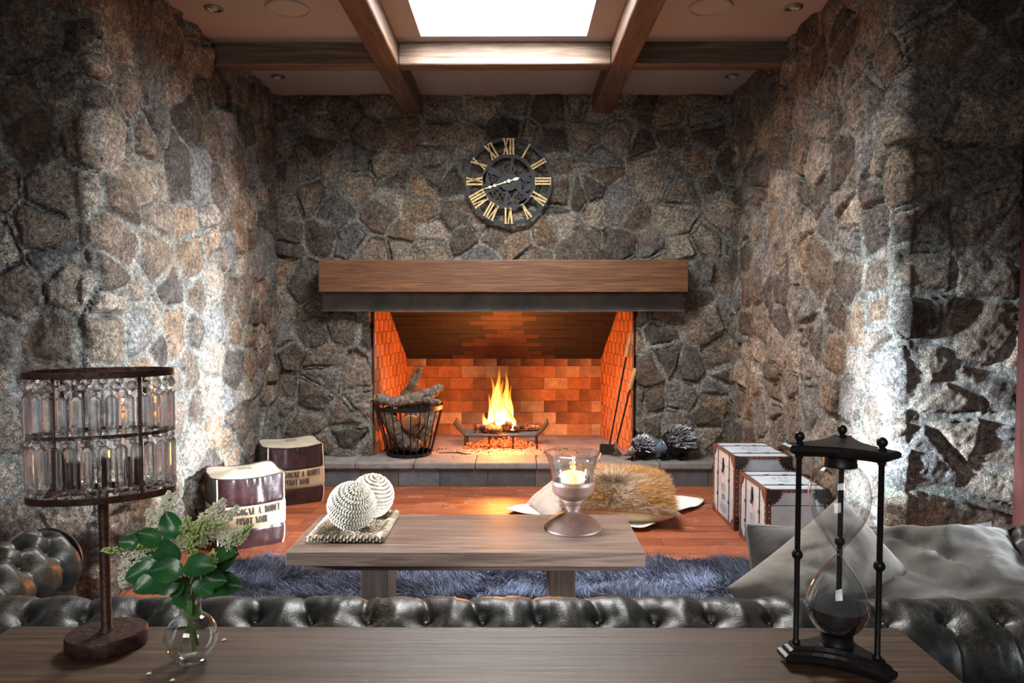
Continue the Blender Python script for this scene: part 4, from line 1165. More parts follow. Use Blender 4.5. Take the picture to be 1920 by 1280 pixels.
tag(hide, 'white hide throw spread on the floor beneath the fur cushion', 'hide')

def cushion_pts(a, b, T, nu, nv, seed, pinch=.10, wr=.012, px=4.0):
    u = np.sin(np.linspace(-pi / 2, pi / 2, nu)); v = np.sin(np.linspace(-pi / 2, pi / 2, nv)); U_, V_ = np.meshgrid(u, v, indexing='ij')
    x = a * U_ * (1 - pinch * (1 - V_ ** 2) * np.abs(U_) ** 2); y = b * V_ * (1 - pinch * (1 - U_ ** 2) * np.abs(V_) ** 2)
    t = T * np.clip(1 - np.abs(U_) ** px, 0, 1) ** .62 * np.clip(1 - np.abs(V_) ** px, 0, 1) ** .62
    w1 = wr * fbm(x * 9 + y * 4, y * 13 - x * 6, seed, 4) * (t / T) ** .5 + wr * 1.2 * (np.abs(fbm(x * 5 + y * 6 + 3, y * 4 - x * 3, seed + 5, 2)) ** .6 - .5) * (t / T) ** .5
    return x, y, t + w1, -t + w1 * .5
def cushion(name, label, M, a, b, T, mat, cat='cushion', seed=1, pinch=.10, wr=.012, pip=None, group=None, nu=70, two=None):
    x, y, zt, zb = cushion_pts(a, b, T, nu, nu, seed, pinch, wr)
    F = gridfaces(nu, nu); n = nu * nu
    V = np.concatenate([np.stack([x, y, zt], -1).reshape(-1, 3), np.stack([x, y, zb], -1).reshape(-1, 3)]); F2 = np.concatenate([F, F[:, ::-1] + n])
    loc = M.to_translation()
    o = thing(name, label, cat, loc, 0, group); R = M.to_3x3().to_4x4()
    def tf(V): A = np.array(R.to_3x3()); return V @ A.T
    if two is None: mkmesh('cover', tf(V), np.ascontiguousarray(F2), mat, o, True)
    else:
        mkmesh('cover_back', tf(V[n:]), np.ascontiguousarray(F[:, ::-1]), two, o, True); mkmesh('cover_top', tf(V[:n]), F, mat, o, True)
    if pip is not None:
        E_ = [(i, 0) for i in range(nu)] + [(nu - 1, j) for j in range(1, nu)] + [(i, nu - 1) for i in range(nu - 2, -1, -1)] + [(0, j) for j in range(nu - 2, -1, -1)]
        P_ = [Vector((float(x[i, j]), float(y[i, j]), float(zt[i, j] + zb[i, j]) / 2)) for i, j in E_]
        m = MB(); m.sweep([R @ p for p in P_], .0045, 6, False); m.build('piping', pip, o, True)
    return o, (x, y, zt), R
M_fbase = plain('tan_cushion_cloth', (.62, .48, .30), .9, var=.1)
MF = Matrix.Translation((.665, 4.605, .135)) @ Matrix.Rotation(math.radians(-7), 4, 'Z') @ Matrix.Rotation(math.radians(7), 4, 'X') @ Matrix.Rotation(math.radians(2), 4, 'Y')
fc, (x, y, zt), R_ = cushion('fur_cushion', 'golden tan fox fur cushion lying on the white hide', MF, .345, .30, .118, plain('fur_skin', (.45, .26, .11), .9), seed=4, pinch=.04, wr=.004, two=M_fbase)
r = np.random.default_rng(8); n = 30000
ii = r.integers(0, 69, n); jj = r.integers(0, 69, n); 
# area weighting: uniform in x,y by rejection through uniform uv
u = r.uniform(-.99, .99, n); v = r.uniform(-.99, .99, n)
iu = (np.arcsin(u) / pi + .5) * 69; jv = (np.arcsin(v) / pi + .5) * 69; ii = iu.astype(int); jj = jv.astype(int); fx = iu - ii; fy = jv - jj
bl = lambda A: A[ii, jj] * (1 - fx) * (1 - fy) + A[np.minimum(ii + 1, 69), jj] * fx * (1 - fy) + A[ii, np.minimum(jj + 1, 69)] * (1 - fx) * fy + A[np.minimum(ii + 1, 69), np.minimum(jj + 1, 69)] * fx * fy
rx, ry, rz_ = bl(x), bl(y), bl(zt)
rad = np.stack([rx + .03, ry + .06], -1); rr = np.linalg.norm(rad, axis=1) + 1e-6
d = np.stack([rad[:, 0] / rr, rad[:, 1] / rr, .45 + 0 * rr], -1) + r.normal(0, .22, (n, 3)) + np.stack([.6 * fbm(rx * 8, ry * 8, 5, 2), .6 * fbm(rx * 8 + 9, ry * 8, 6, 2), 0 * rx], -1); d /= np.linalg.norm(d, axis=1)[:, None]
base = np.array([.62, .34, .12]); wh = np.array([.85, .78, .68]); dk = np.array([.10, .065, .045])
k1 = sstep(.05, .45, fbm(rx * 7, ry * 7, 8, 3))[:, None]; k2 = (np.exp(-(rr / .075) ** 2) * .9)[:, None]; k3 = (np.exp(-((rr - .10) / .05) ** 2) * .7)[:, None]
cols = base * (1 - k1 * .6) + wh * k1 * .6; cols = cols * (1 - k3 * .6) + wh * k3 * .6; cols = cols * (1 - k2) + dk * k2
e_ = (np.maximum(np.abs(rx) / .345, np.abs(ry) / .29) > .93)[:, None]; cols = np.where(e_, cols * .5 + wh * .4, cols)
cols = cols * r.uniform(.5, 1.45, (n, 1)); dkm = r.random(n) < .12; cols[dkm] *= .3
A = np.array(R_.to_3x3())
fu = strands('fur', np.stack([rx, ry, rz_], -1) @ A.T, d @ A.T, r.uniform(.035, .07, n), r.uniform(.0010, .0022, n), M_fur, fc, cols, 9, .5, 3); fu['kind'] = 'stuff'
def velvet(name, c, var=.15, sheen=.4):
    t = NT(name); v = t.obj(); n1 = t.noise(v, 5, 5, .65, .8); n2 = t.noise(v, 40, 4, .6)
    t.set(color=t.mix(.4, t.ramp(n1, [(.3, tuple(x * (1 - var) for x in c)), (.7, tuple(min(1, x * (1 + var)) for x in c))]), t.ramp(n2, [(.3, tuple(x * .8 for x in c)), (.7, tuple(x * 1.2 for x in c))])), rough=.85, sheen=sheen)
    t.bump(t.math('ADD', n1, n2), .3, .006); return t.m
M_beigev = velvet('beige_velvet', (.50, .42, .36))
MBc = Matrix.Translation((.30, 4.60, .125)) @ Matrix.Rotation(math.radians(12), 4, 'Z') @ Matrix.Rotation(math.radians(-34), 4, 'Y') @ Matrix.Rotation(math.radians(8), 4, 'X')
cushion('velvet_cushion', 'plain beige velvet cushion tucked against the left side of the fur cushion', MBc, .20, .21, .065, M_beigev, seed=6, wr=.010)
# ================================================================== COFFEE TABLE
M_ctop = wood('taupe_table_top', (.050, .027, .018), (.120, .074, .053), (.22, .150, .115), 'x', 2.0, .42, bump=.12, stretch=.045)
M_cdark = wood('dark_table_base', (.012, .006, .004), (.026, .014, .009), (.05, .028, .018), 'z', 1.2, .5, bump=.2)
M_cedge = wood('table_edge_wood', (.030, .016, .010), (.065, .036, .023), (.12, .072, .048), 'x', 2.2, .5, bump=.2)
CT = (-.190, 2.915)
ct = thing('coffee_table', 'low brown wooden coffee table with trestle legs on the shag rug', 'table', (CT[0], CT[1], 0))
m = MB(); m.box(-.685, .685, -.254, .254, .366, .420, bev=.003); m.build('tabletop', M_ctop, ct)
m = MB(); m.box(-.630, .630, -.220, .220, .338, .3655, bev=.003); m.build('apron', M_cedge, ct)
for x in (-.378, .378):
    tl = MB(); tl.box(x - .055, x + .055, -.10, .10, .055, .337, bev=.004); o = tl.build('leg', M_cdark, ct)
    tl = MB(); tl.box(x - .075, x + .075, -.19, .19, .02, .062, bev=.006); tl.build('foot', M_cdark, ct)
    s_ = 1 if x > 0 else -1
    tl = MB(); tl.prism([(x + s_ * .055, .337), (x + s_ * .125, .337), (x + s_ * .115, .315), (x + s_ * .085, .305), (x + s_ * .055, .255)], -.03, .03); tl.build('corbel', M_cdark, ct)
tl = MB(); tl.box(-.44, .44, -.022, .022, .065, .115, bev=.003); tl.build('stretcher', M_cdark, ct)

# woven tray
def rope_mat(name, a, b, c):
    t = NT(name); v = t.obj(); n = t.noise(v, 60, 4, .6); n2 = t.noise(v, 9, 3, .6)
    t.set(color=t.mix(.4, t.ramp(n, [(.3, a), (.5, b), (.7, c)]), t.ramp(n2, [(.35, a), (.6, c)])), rough=.8); t.bump(n, .4, .003); return t.m
M_rush = rope_mat('water_hyacinth', (.045, .025, .012), (.19, .135, .08), (.42, .34, .24))
M_cotton = rope_mat('cream_rope', (.16, .13, .09), (.27, .23, .175), (.37, .33, .27))
TZ = .420
tr = thing('woven_tray', 'flat rectangular woven rush tray on the left of the coffee table', 'tray', (-.672, 2.945, TZ), 0)
tw, td = .148, .185
r = random.Random(12)
for (x0, y0, x1, y1) in ((-tw, -td, tw, -td), (tw, -td, tw, td), (tw, td, -tw, td), (-tw, td, -tw, -td)):
    L = math.hypot(x1 - x0, y1 - y0); n = int(L / .0125); dx, dy = (x1 - x0) / L, (y1 - y0) / L
    m = MB()
    for i in range(n):
        px_, py_ = x0 + dx * (i + .5) * .0125 * L / (n * .0125), y0 + dy * (i + .5) * .0125 * L / (n * .0125)
        nx, ny = -dy, dx
        for lay in (0, 1):
            o0 = .004 * (1 if (i + lay) % 2 else -1)
            P_ = [(px_ + nx * (-.006 + .034 * q) + dx * (.006 * (q - .5)), py_ + ny * (-.006 + .034 * q) + dy * (.006 * (q - .5)), .012 + lay * .009 + .006 * math.sin(q * pi) + o0 * .4) for q in (0, .25, .5, .75, 1)]
            m.sweep(P_, [.003, .0055, .006, .0055, .003], 6)
    m.build('rim', M_rush, tr, True)
m = MB()
for j in range(25):
    y = -td + .03 + (2 * td - .06) * j / 24
    P_ = [(-tw + .02 + (2 * tw - .04) * i / 26, y + r.uniform(-.0015, .0015), .012 + .0035 * math.sin(i * pi / 1.5 + j * pi)) for i in range(27)]
    m.sweep(P_, [.0052 * r.uniform(.8, 1.2) for _ in P_], 6)
for k in range(7):
    x = -tw + .03 + (2 * tw - .06) * k / 6; m.sweep([(x, -td + .02, .011), (x, td - .02, .011)], .004, 5)
m.build('weave', M_rush, tr, True)

# rope balls
def rope_ball(x, y, z, R, label, tilt, seed, braid):
    o = thing('rope_ball', label, 'decorative ball', (x, y, z - R), 0, 'woven rope balls on the tray')
    Mt = Matrix.Translation((0, 0, R)) @ Matrix.Rotation(tilt[0], 4, 'X') @ Matrix.Rotation(tilt[1], 4, 'Y')
    m = MB(); m.ball((0, 0, 0), R * .94, 32); m.v = [Mt @ Vector(p) for p in m.v]; m.build('core', M_cotton, o, True)
    m = MB(); r = random.Random(seed); nr = 17
    for j in range(nr):
        th = pi * (j + .5) / nr; rr = R * math.sin(th); z0 = R * math.cos(th)
        if not braid:
            n = max(14, int(rr * 2 * pi / .006)); P_ = []; RR = []
            for i in range(n + 1):
                a = 2 * pi * i / n; q = 1 + .012 * math.sin(i * 2.2); P_.append(Mt @ Vector((rr * q * math.cos(a), rr * q * math.sin(a), z0 + .001 * math.sin(i * 2.2)))); RR.append(R * .078 * (1 + .12 * math.sin(i * 1.3 + j)))
            m.sweep(P_, RR, 7, False)
        else:
            n = max(6, int(rr * 2 * pi / .011))
            for i in range(n):
                a = 2 * pi * (i + .5 * (j % 2)) / n; s_ = .55 if j % 2 else -.55
                t_ = Vector((-math.sin(a), math.cos(a), 0)); nn = Vector((math.sin(th) * math.cos(a), math.sin(th) * math.sin(a), math.cos(th))); up = nn.cross(t_)
                dd = (up + t_ * s_).normalized(); c = nn * R
                m.sweep([Mt @ (c - dd * .011 - nn * .003), Mt @ (c - dd * .005 + nn * .001), Mt @ (c + nn * .003), Mt @ (c + dd * .005 + nn * .001), Mt @ (c + dd * .011 - nn * .003)], [.002, .0045, .0052, .0045, .002], 6)
    m.build('rope', M_cotton, o, True)
rope_ball(-.672, 2.885, TZ + .024 + .094, .094, 'nearer cream rope ball with braided chevron weave on the tray', (.5, .35), 1, True)
rope_ball(-.625, 3.058, TZ + .024 + .090, .090, 'farther cream rope ball with coiled rows on the tray', (.25, .30), 2, False)

# hurricane candle holder
M_rust = plain('rust_brown_metal', (.060, .026, .015), .55, .0, var=.25, scale=40, bump=.06)
def thin_glass(name, tint=(1, 1, 1), edge=.75):
    t = NT(name); lw = t.n('ShaderNodeLayerWeight', {'Blend': 0.22}).outputs['Facing']
    f = t.math('MULTIPLY', t.math('POWER', lw, 1.3), edge); f = t.math('ADD', f, .05, clamp=True)
    tr = t.n('ShaderNodeBsdfTransparent', {'Color': tint + (1,)}); gl = t.n('ShaderNodeBsdfGlossy', {'Color': (1, 1, 1, 1), 'Roughness': .02})
    mx = t.n('ShaderNodeMixShader', {0: f, 1: tr.outputs[0], 2: gl.outputs[0]}); t.L.new(mx.outputs[0], t.out.inputs['Surface']); return t.m
M_glass = thin_glass('clear_glass', (.93, .95, .95), 1.3)
HX, HYC = .243, 2.965
hc = thing('hurricane_candle_holder', 'rust brown goblet candle holder with clear glass bowl on the coffee table', 'candle holder', (HX, HYC, TZ))
hc.scale = (1, 1, .965)
m = MB(); m.lathe([(.0, 0), (.119, 0), (.1215, .003), (.119, .008), (.120, .012), (.114, .018), (.100, .034), (.072, .052), (.040, .068), (.026, .078), (.024, .086), (.032, .089), (.033, .104), (.038, .108), (.040, .121), (.046, .124), (.046, .130), (.060, .142), (.080, .155), (.086, .165), (.088, .193), (.090, .197), (.090, .203), (.088, .206), (.088, .214), (.084, .214), (.082, .170), (.05, .145), (0, .142)], 64)
m.build('pedestal', M_rust, hc, True)
m = MB(); m.lathe([(.0, .150), (.05, .152), (.074, .166), (.080, .185), (.085, .220), (.093, .256), (.0955, .259), (.095, .264), (.108, .312), (.119, .332), (.121, .335), (.118, .337), (.105, .312), (.092, .264), (.090, .256), (.082, .220), (.077, .185), (.072, .170), (.05, .156), (0, .154)], 64)
m.build('glass_bowl', M_glass, hc, True)
cn = thing('pillar_candle', 'lit orange candle inside the glass of the goblet holder', 'candle', (HX, HYC, TZ + .157))
t = NT('candle_wax'); t.set(color=(.55, .30, .14), rough=.5, sss=.3, emc=(1, .42, .12, 1), ems=.38); t.b.inputs['Subsurface Radius'].default_value = (.05, .02, .01)
m = MB(); m.lathe([(.0, 0), (.049, 0), (.050, .004), (.050, .076), (.048, .080), (.040, .079), (.020, .073), (0, .072)], 40); m.build('wax', t.m, cn, True)
m = MB(); m.sweep([(0, 0, .072), (.001, 0, .082), (.004, 0, .090)], .0014, 6); m.build('wick', M_dark, cn)
fo = tongue(0, 0, 0, .052, .0085, 1, .0, cn, M_flame); fo.name = 'flame'; fo.location = (.003, 0, .084)
point('candle_light', (HX, HYC, TZ + .157 + .105), .9, (1.0, .55, .2), .012)

# ================================================================== CONSOLE TABLE
M_con = wood('grey_brown_console', (.020, .010, .005), (.070, .038, .020), (.145, .088, .050), 'x', 1.3, .50, bump=.3, stretch=.04, dist=2.4)
KX0, KX1, KY1, KZ = -.925, .700, 1.278, .76
cs = thing('console_table', 'grey brown wooden console table behind the sofa in the foreground', 'table', ((KX0 + KX1) / 2, .99, 0))
hw = (KX1 - KX0) / 2
m = MB(); m.box(-hw, hw, -.29, .288, KZ - .045, KZ, bev=.004); m.build('tabletop', M_con, cs)
for x in (-hw + .06, hw - .06):
    for y in (-.23, .23):
        m = MB(); m.box(x - .03, x + .03, y - .03, y + .03, 0, KZ - .046, bev=.003); m.build('leg', M_con, cs)
m = MB(); m.box(-hw + .05, hw - .05, .20, .225, KZ - .11, KZ - .046); m.box(-hw + .05, hw - .05, -.225, -.20, KZ - .11, KZ - .046); m.build('apron', M_con, cs)

# ================================================================== CRYSTAL LAMP
M_rusty = plain('rough_rusted_iron', (.060, .026, .018), .45, .45, var=.55, scale=70, bump=.7)
LX, LY, LR = -.706, 1.200, math.radians(21)
lp = thing('crystal_table_lamp', 'oval table lamp hung with crystal prisms on the left of the console', 'lamp', (LX, LY, KZ), LR)
m = MB(); m.lathe([(0, 0), (.062, 0), (.064, .003), (.064, .025), (.062, .028), (0, .028)], 64, sx=1.0, sy=.86); m.build('base', M_rusty, lp, True)
m = MB(); m.lathe([(.013, .027), (.011, .031), (.0085, .034), (.0085, .33), (.0, .33)], 20); m.build('pole', M_rusty, lp, True)
A_, B_ = .112, .058
Z1, Z0 = .474, .268       # upper and lower ring heights above the base
def ovp(a, k=1.0, s=0.0): return (A_ * k * math.cos(a), B_ * k * math.sin(a))
for nm, z in (('upper_ring', Z1), ('lower_ring', Z0)):
    m = MB(); V = []
    m.torus(1, .0018, (0, 0, z), 72, 4, sx=A_, sy=B_, hz=.0055); m.build(nm, M_rusty, lp)
m = MB(); m.torus(1, .0012, (0, 0, .372), 60, 4, sx=A_ * .93, sy=B_ * .90, hz=.003); m.build('middle_ring', M_rusty, lp)
for z in (Z0 + .002, Z1 - .004):
    m = MB(); m.sweep([(-A_, 0, z), (A_, 0, z)], .003, 6); m.build('spoke', M_rusty, lp)
for k in range(4):
    a = pi / 4 + k * pi / 2; x, y = ovp(a, .80); m = MB(); m.box(x - .003, x + .003, y - .001, y + .001, Z0, Z1); m.build('frame_strip', M_rusty, lp)
for x in (-.045, .045):
    m = MB(); m.lathe([(.013, Z0 + .01), (.013, Z0 + .055), (.010, Z0 + .058), (0, Z0 + .058)], 16, (x, 0, 0)); m.build('bulb_socket', M_rusty, lp, True)
    m = MB(); m.lathe([(.008, Z0 + .058), (.015, Z0 + .078), (.012, Z0 + .10), (.003, Z0 + .122), (0, Z0 + .124)], 16, (x, 0, 0)); m.build('bulb', M_glass, lp, True)
def crystal_mat():
    t = NT('crystal'); t.set(color=(1, 1, 1), rough=.0, trans=1.0, ior=1.45, spec=.8)
    mx = t.n('ShaderNodeMixShader', {0: .40, 1: t.b.outputs[0], 2: t.n('ShaderNodeBsdfTransparent').outputs[0]}); t.L.new(mx.outputs[0], t.out.inputs['Surface']); return t.m
M_cry = crystal_mat()
def prism_mesh(L, R):
    m = MB(); n = 6
    m.lathe([(.0, -L / 2), (R * .6, -L / 2 + .003), (R, -L / 2 + .008), (R, L / 2 - .008), (R * .6, L / 2 - .003), (0, L / 2)], n, sx=1.0, sy=.42)
    return m
NP = 28
first = None
for tier, zc in ((0, .4035), (1, .3205)):
    for k in range(NP):
        a = 2 * pi * (k + .5 * tier) / NP
        # equal spacing along the oval
        x, y = ovp(a, .985); rot = math.atan2(A_ * math.sin(a), B_ * math.cos(a)) + pi / 2
        if first is None: first = prism_mesh(.078, .0098).build('crystal_prism', M_cry, lp); o = first
        else: o = first.copy(); COL.objects.link(o); o.parent = lp
        o.location = (x, y, zc); o.rotation_euler = (0, 0, rot)
firstb = None
for z, R in ((.4555, .0090), (.3620, .0055), (.2815, .0095)):
    for k in range(NP):
        a = 2 * pi * (k + .25) / NP; x, y = ovp(a, .99); rot = math.atan2(A_ * math.sin(a), B_ * math.cos(a)) + pi / 2
        if firstb is None:
            mb = MB(); V = []; F = []; n = 8
            mb.lathe([(0, -.5), (.45, -.42), (1, 0), (.45, .42), (0, .5)], n, M=Matrix.Rotation(pi / 2, 4, 'X') @ Matrix.Scale(1, 4)); firstb = mb.build('crystal_bead', M_cry, lp); o = firstb
        else: o = firstb.copy(); COL.objects.link(o); o.parent = lp
        o.location = (x, y, z); o.rotation_euler = (0, 0, rot); o.scale = (R, R, R)
M_wire = plain('silver_wire', (.6, .6, .6), .3, 1.0)
m = MB()
for k in range(NP):
    a = 2 * pi * (k + .25) / NP; x, y = ovp(a, .99)
    m.torus(.0022, .00045, (0, 0, 0), 8, 4, M=Matrix.Translation((x, y, Z1 - .008)) @ Matrix.Rotation(a, 4, 'Z') @ Matrix.Rotation(pi / 2, 4, 'X'))
    m.torus(.0022, .00045, (0, 0, 0), 8, 4, M=Matrix.Translation((x, y, Z0 + .003)) @ Matrix.Rotation(a, 4, 'Z') @ Matrix.Rotation(pi / 2, 4, 'X'))
o = m.build('hook_wires', M_wire, lp); o['kind'] = 'stuff'
m = MB(); m.sweep([(-.635, 1.262, KZ + .002), (-.60, 1.272, KZ + .002), (-.565, 1.268, KZ + .002)], .0016, 6); tag(m.build('lamp_cord', M_dark), 'short black cord on the console beside the crystal lamp base', 'cord')

# ================================================================== VASE AND FLOWERS
VX_, VY_ = -.536, 1.148
vs = thing('bud_vase', 'round clear glass bulb vase with a straight neck on the console', 'vase', (VX_, VY_, KZ))
m = MB()
pro = [(0, .002), (.016, .001), (.020, .003)] + [(.0415 * math.sin(math.radians(a)), .0425 - .0405 * math.cos(math.radians(a))) for a in range(35, 156, 8)] + [(.0172, .083), (.0165, .090), (.0168, .105), (.0175, .120), (.0185, .1225)]
m.lathe(pro, 48); m.build('bowl', M_glass, vs, True)
m = MB(); pro2 = [(0, .0035), (.017, .004)] + [(.0400 * math.sin(math.radians(a)), .0425 - .0385 * math.cos(math.radians(a))) for a in range(35, 156, 8)] + [(.0158, .083), (.0152, .090), (.0155, .105), (.0162, .119), (.0185, .1225)]
m.lathe(pro2, 48); m.build('inner_wall', thin_glass('inner_glass', (.97, .98, .97), .35), vs, True)
m = MB(); m.lathe([(0, .0005), (.022, .0005), (.024, .003), (.020, .006), (0, .0055)], 40); m.build('glass_foot', thin_glass('thick_glass', (.9, .92, .92), .9), vs, True)

def leafy_mat():
    t = NT('glossy_leaf'); v = t.obj(); n = t.noise(v, 30, 4, .6)
    t.set(color=t.ramp(n, [(.3, (.016, .085, .026)), (.6, (.035, .165, .045)), (.8, (.06, .22, .06))]), rough=.32, spec=.5, coat=.15); t.bump(n, .15, .002); return t.m
M_leaf = leafy_mat(); M_leaf2 = plain('young_leaf', (.11, .28, .06), .4, var=.3)
M_stem = plain('flower_stem', (.13, .17, .05), .6, var=.3); M_bud = plain('green_bud', (.55, .68, .27), .6, var=.3, scale=200); M_petal = plain('cream_petal', (.93, .93, .74), .7, var=.15, scale=200)
def leaf_obj(base, d, up, L, Wd, mat, parent):
    d = d.normalized(); s_ = d.cross(up).normalized(); n = s_.cross(d).normalized(); V = []
    nu, nv = 11, 7
    for i in range(nu):
        f = i / (nu - 1); w_ = Wd / 2 * math.sin(pi * f ** .9) ** .6
        for j in range(nv):
            g = (j / (nv - 1)) * 2 - 1
            V.append(base + d * L * f + s_ * w_ * g + n * (abs(g) * w_ * .32 - .22 * L * f * f + .03 * L * math.sin(g * 3 + f * 6)))
    return mkmesh('leaf', V, gridfaces(nu, nv), mat, parent, True)
def atp(px, py, Y):
    """world point seen at photo pixel (px,py) at depth Y, used once to read positions off the photograph"""
    c = Vector(((px - 960) / F_PX, 1, -(py - 640) / F_PX)); cp, sp = math.cos(PITCH), math.sin(PITCH)
    v = Vector((c.x, c.y * cp + c.z * sp, -c.y * sp + c.z * cp)); cy, sy = math.cos(YAW), math.sin(YAW)
    v = Vector((v.x * cy - v.y * sy, v.x * sy + v.y * cy, v.z)); return Vector((0, 0, EYE)) + v * (Y / v.y)
NECK = Vector((VX_, VY_, KZ + .118))
def sprig(label, tip, cl, leaves, seed, side=()):
    """tip: end of stem; cl: list of (centre, length, width, direction, kind); leaves: list of (px,py,Y,dx,dz,L)"""
    r = random.Random(seed); o = thing('flower_sprig', label, 'flower', NECK, 0, 'privet sprigs in the glass vase')
    tip = Vector(tip); off = Vector((r.uniform(-.009, .009), r.uniform(-.009, .009), 0))
    mid = NECK.lerp(tip, .5) + Vector((0, 0, .012))
    P_ = [Vector((VX_, VY_, KZ + .022)) - off * 1.6, Vector((VX_, VY_, KZ + .06)) - off * .4, NECK + off, mid, tip]
    m = MB(); m.sweep([p - NECK for p in P_], [.0016, .0017, .0017, .0014, .0009], 7); m.build('stem', M_stem, o, True)
    for (c, L, Wd, d, kind) in cl:
        c = Vector(c); d = Vector(d).normalized(); a = c - d * L / 2
        m = MB(); st = MB()
        st.sweep([tip - NECK, a - NECK, a + d * L - NECK], [.001, .0009, .0004], 5)
        sc = (.0026 if kind == 'bud' else .0025); N = int(150 * (L / .06) * (Wd / .04) * (1 if kind == 'bud' else 1.9))
        for k in range(N):
            f = r.random(); ww = Wd / 2 * (1 - f) ** .55 * min(1, .35 + f * 4); ang = r.uniform(0, 2 * pi); q = r.random() ** .5 * ww
            s1 = d.orthogonal().normalized(); s2 = d.cross(s1)
            p = a + d * L * f + s1 * q * math.cos(ang) + s2 * q * math.sin(ang)
            if kind == 'bud':
                dd = ((p - (a + d * L * f)) * 20 + d).normalized(); m.sweep([p - NECK, p + dd * sc * .9 - NECK, p + dd * sc * 1.6 - NECK], [sc * .35, sc * .55, sc * .25], 5)
                if k % 3 == 0: st.sweep([a + d * L * f * .85 - NECK, p - NECK], [.0005, .0004], 4, False)
            else:
                for q2 in range(3):
                    dd = Vector((r.gauss(0, 1), r.gauss(0, 1), r.gauss(0, 1))).normalized(); s1b = dd.orthogonal() .normalized()
                    b0 = p - NECK; m.add([b0, b0 + dd * sc * 1.2 + s1b * sc * .7, b0 + dd * sc * 2.1, b0 + dd * sc * 1.2 - s1b * sc * .7], [(0, 1, 2, 3)])
                if k % 6 == 0: st.sweep([a + d * L * f * .85 - NECK, p - NECK], [.0005, .0004], 4, False)
        bo = m.build('blossom', M_bud if kind == 'bud' else M_petal, o); bo['kind'] = 'stuff'
        so = st.build('blossom_stalks', M_stem, o); so['kind'] = 'stuff'
    for (px_, py_, Y, dx, dz, L, young) in leaves:
        b = atp(px_, py_, Y) - NECK; d = Vector((dx, r.uniform(-.5, .05), dz)).normalized()
        up = Vector((r.uniform(-.3, .3), -.9, r.uniform(.3, .8)))
        leaf_obj(b, d, up, L * 1.02, L * .78, M_leaf2 if young else M_leaf, o)
A3 = lambda x, y, Y=1.15: tuple(atp(x, y, Y))
sprig('tall sprig of cream blossom leaning right towards the ottoman', A3(375, 1015, 1.13), [(A3(392, 978, 1.13), .085, .052, (.55, 0, .8), 'petal'), (A3(430, 968, 1.14), .04, .02, (.6, 0, .7), 'petal')],
      [(400, 1040, 1.15, .8, .25, .045, 0), (415, 1060, 1.15, .6, .5, .04, 0), (385, 1075, 1.15, .9, .5, .045, 0), (395, 1090, 1.15, .8, -.1, .05, 0)], 1)
sprig('sprig of tight green buds in the middle of the bouquet', A3(355, 1030, 1.10), [(A3(352, 1000, 1.095), .055, .04, (.05, -.1, 1), 'bud'), (A3(375, 990, 1.10), .035, .03, (.4, -.1, 1), 'bud'), (A3(362, 1020, 1.09), .045, .032, (.0, -.3, -1), 'bud'), (A3(400, 988, 1.1), .035, .026, (.9, 0, .4), 'bud')],
      [(330, 1010, 1.10, -.35, .9, .045, 0), (300, 1020, 1.12, -.7, .7, .04, 0), (325, 1058, 1.08, -.1, 1, .046, 0), (355, 1065, 1.10, .7, .5, .035, 0)], 2)
sprig('sprig with upright pale cone blossom at the back left', A3(305, 1000, 1.17), [(A3(312, 955, 1.17), .06, .036, (.15, 0, 1), 'petal'), (A3(290, 978, 1.18), .045, .036, (-.4, 0, .8), 'petal')],
      [(290, 1030, 1.16, -.8, .6, .038, 0), (300, 1050, 1.15, -.9, .25, .05, 0), (262, 1030, 1.17, -.25, .9, .03, 0)], 3)
sprig('sprig of round creamy blossom drooping on the left', A3(262, 1045, 1.16), [(A3(247, 1065, 1.15), .065, .055, (-.45, -.1, -.9), 'petal'), (A3(262, 1045, 1.15), .04, .045, (-.3, 0, .3), 'petal')],
      [(300, 1070, 1.12, -.9, .0, .05, 0), (318, 1085, 1.10, -1, -.1, .052, 0), (295, 1050, 1.14, -.7, -.3, .04, 0)], 4)
sprig('thin bud sprig reaching farthest left', A3(240, 1028, 1.15), [(A3(222, 1030, 1.15), .055, .02, (-1, 0, -.05), 'bud'), (A3(268, 1026, 1.15), .04, .018, (-1, 0, .1), 'bud'), (A3(295, 1025, 1.13), .04, .018, (1, 0, .1), 'bud')],
      [(262, 1020, 1.15, -.9, .3, .032, 0)], 5)
sprig('airy sprig of tiny open stars on the right', A3(425, 1020, 1.15), [(A3(440, 1003, 1.15), .05, .045, (.8, 0, .4), 'petal'), (A3(455, 1000, 1.14), .04, .03, (.7, 0, .6), 'bud')],
      [(400, 1040, 1.16, .9, .1, .04, 0), (418, 1060, 1.16, .4, .7, .035, 0)], 6)
sprig('low sprig of small green berries beside the broad leaves', A3(392, 1070, 1.10), [(A3(396, 1052, 1.10), .035, .028, (.2, 0, 1), 'bud'), (A3(382, 1078, 1.10), .02, .016, (-.3, 0, -1), 'bud')],
      [(345, 1060, 1.07, .95, .1, .050, 0), (345, 1072, 1.07, -.95, .2, .05, 0), (340, 1088, 1.09, -.8, -.1, .045, 0), (320, 1095, 1.10, -.9, .3, .05, 0), (375, 1082, 1.10, .9, -.1, .04, 0)], 7)
sprig('short leafy shoot hanging over the vase neck', A3(345, 1100, 1.11), [], [(338, 1085, 1.11, -.2, -.9, .028, 1), (330, 1085, 1.11, -.8, -.2, .028, 1), (352, 1080, 1.12, -.3, -.8, .032, 0), (366, 1078, 1.13, .6, -.6, .042, 0), (352, 1150, 1.14, .3, .9, .028, 1), (345, 1140, 1.145, -.3, .9, .022, 1), (372, 1160, 1.15, -.35, .9, .034, 1), (320, 1110, 1.13, .7, -.4, .035, 0)], 8)
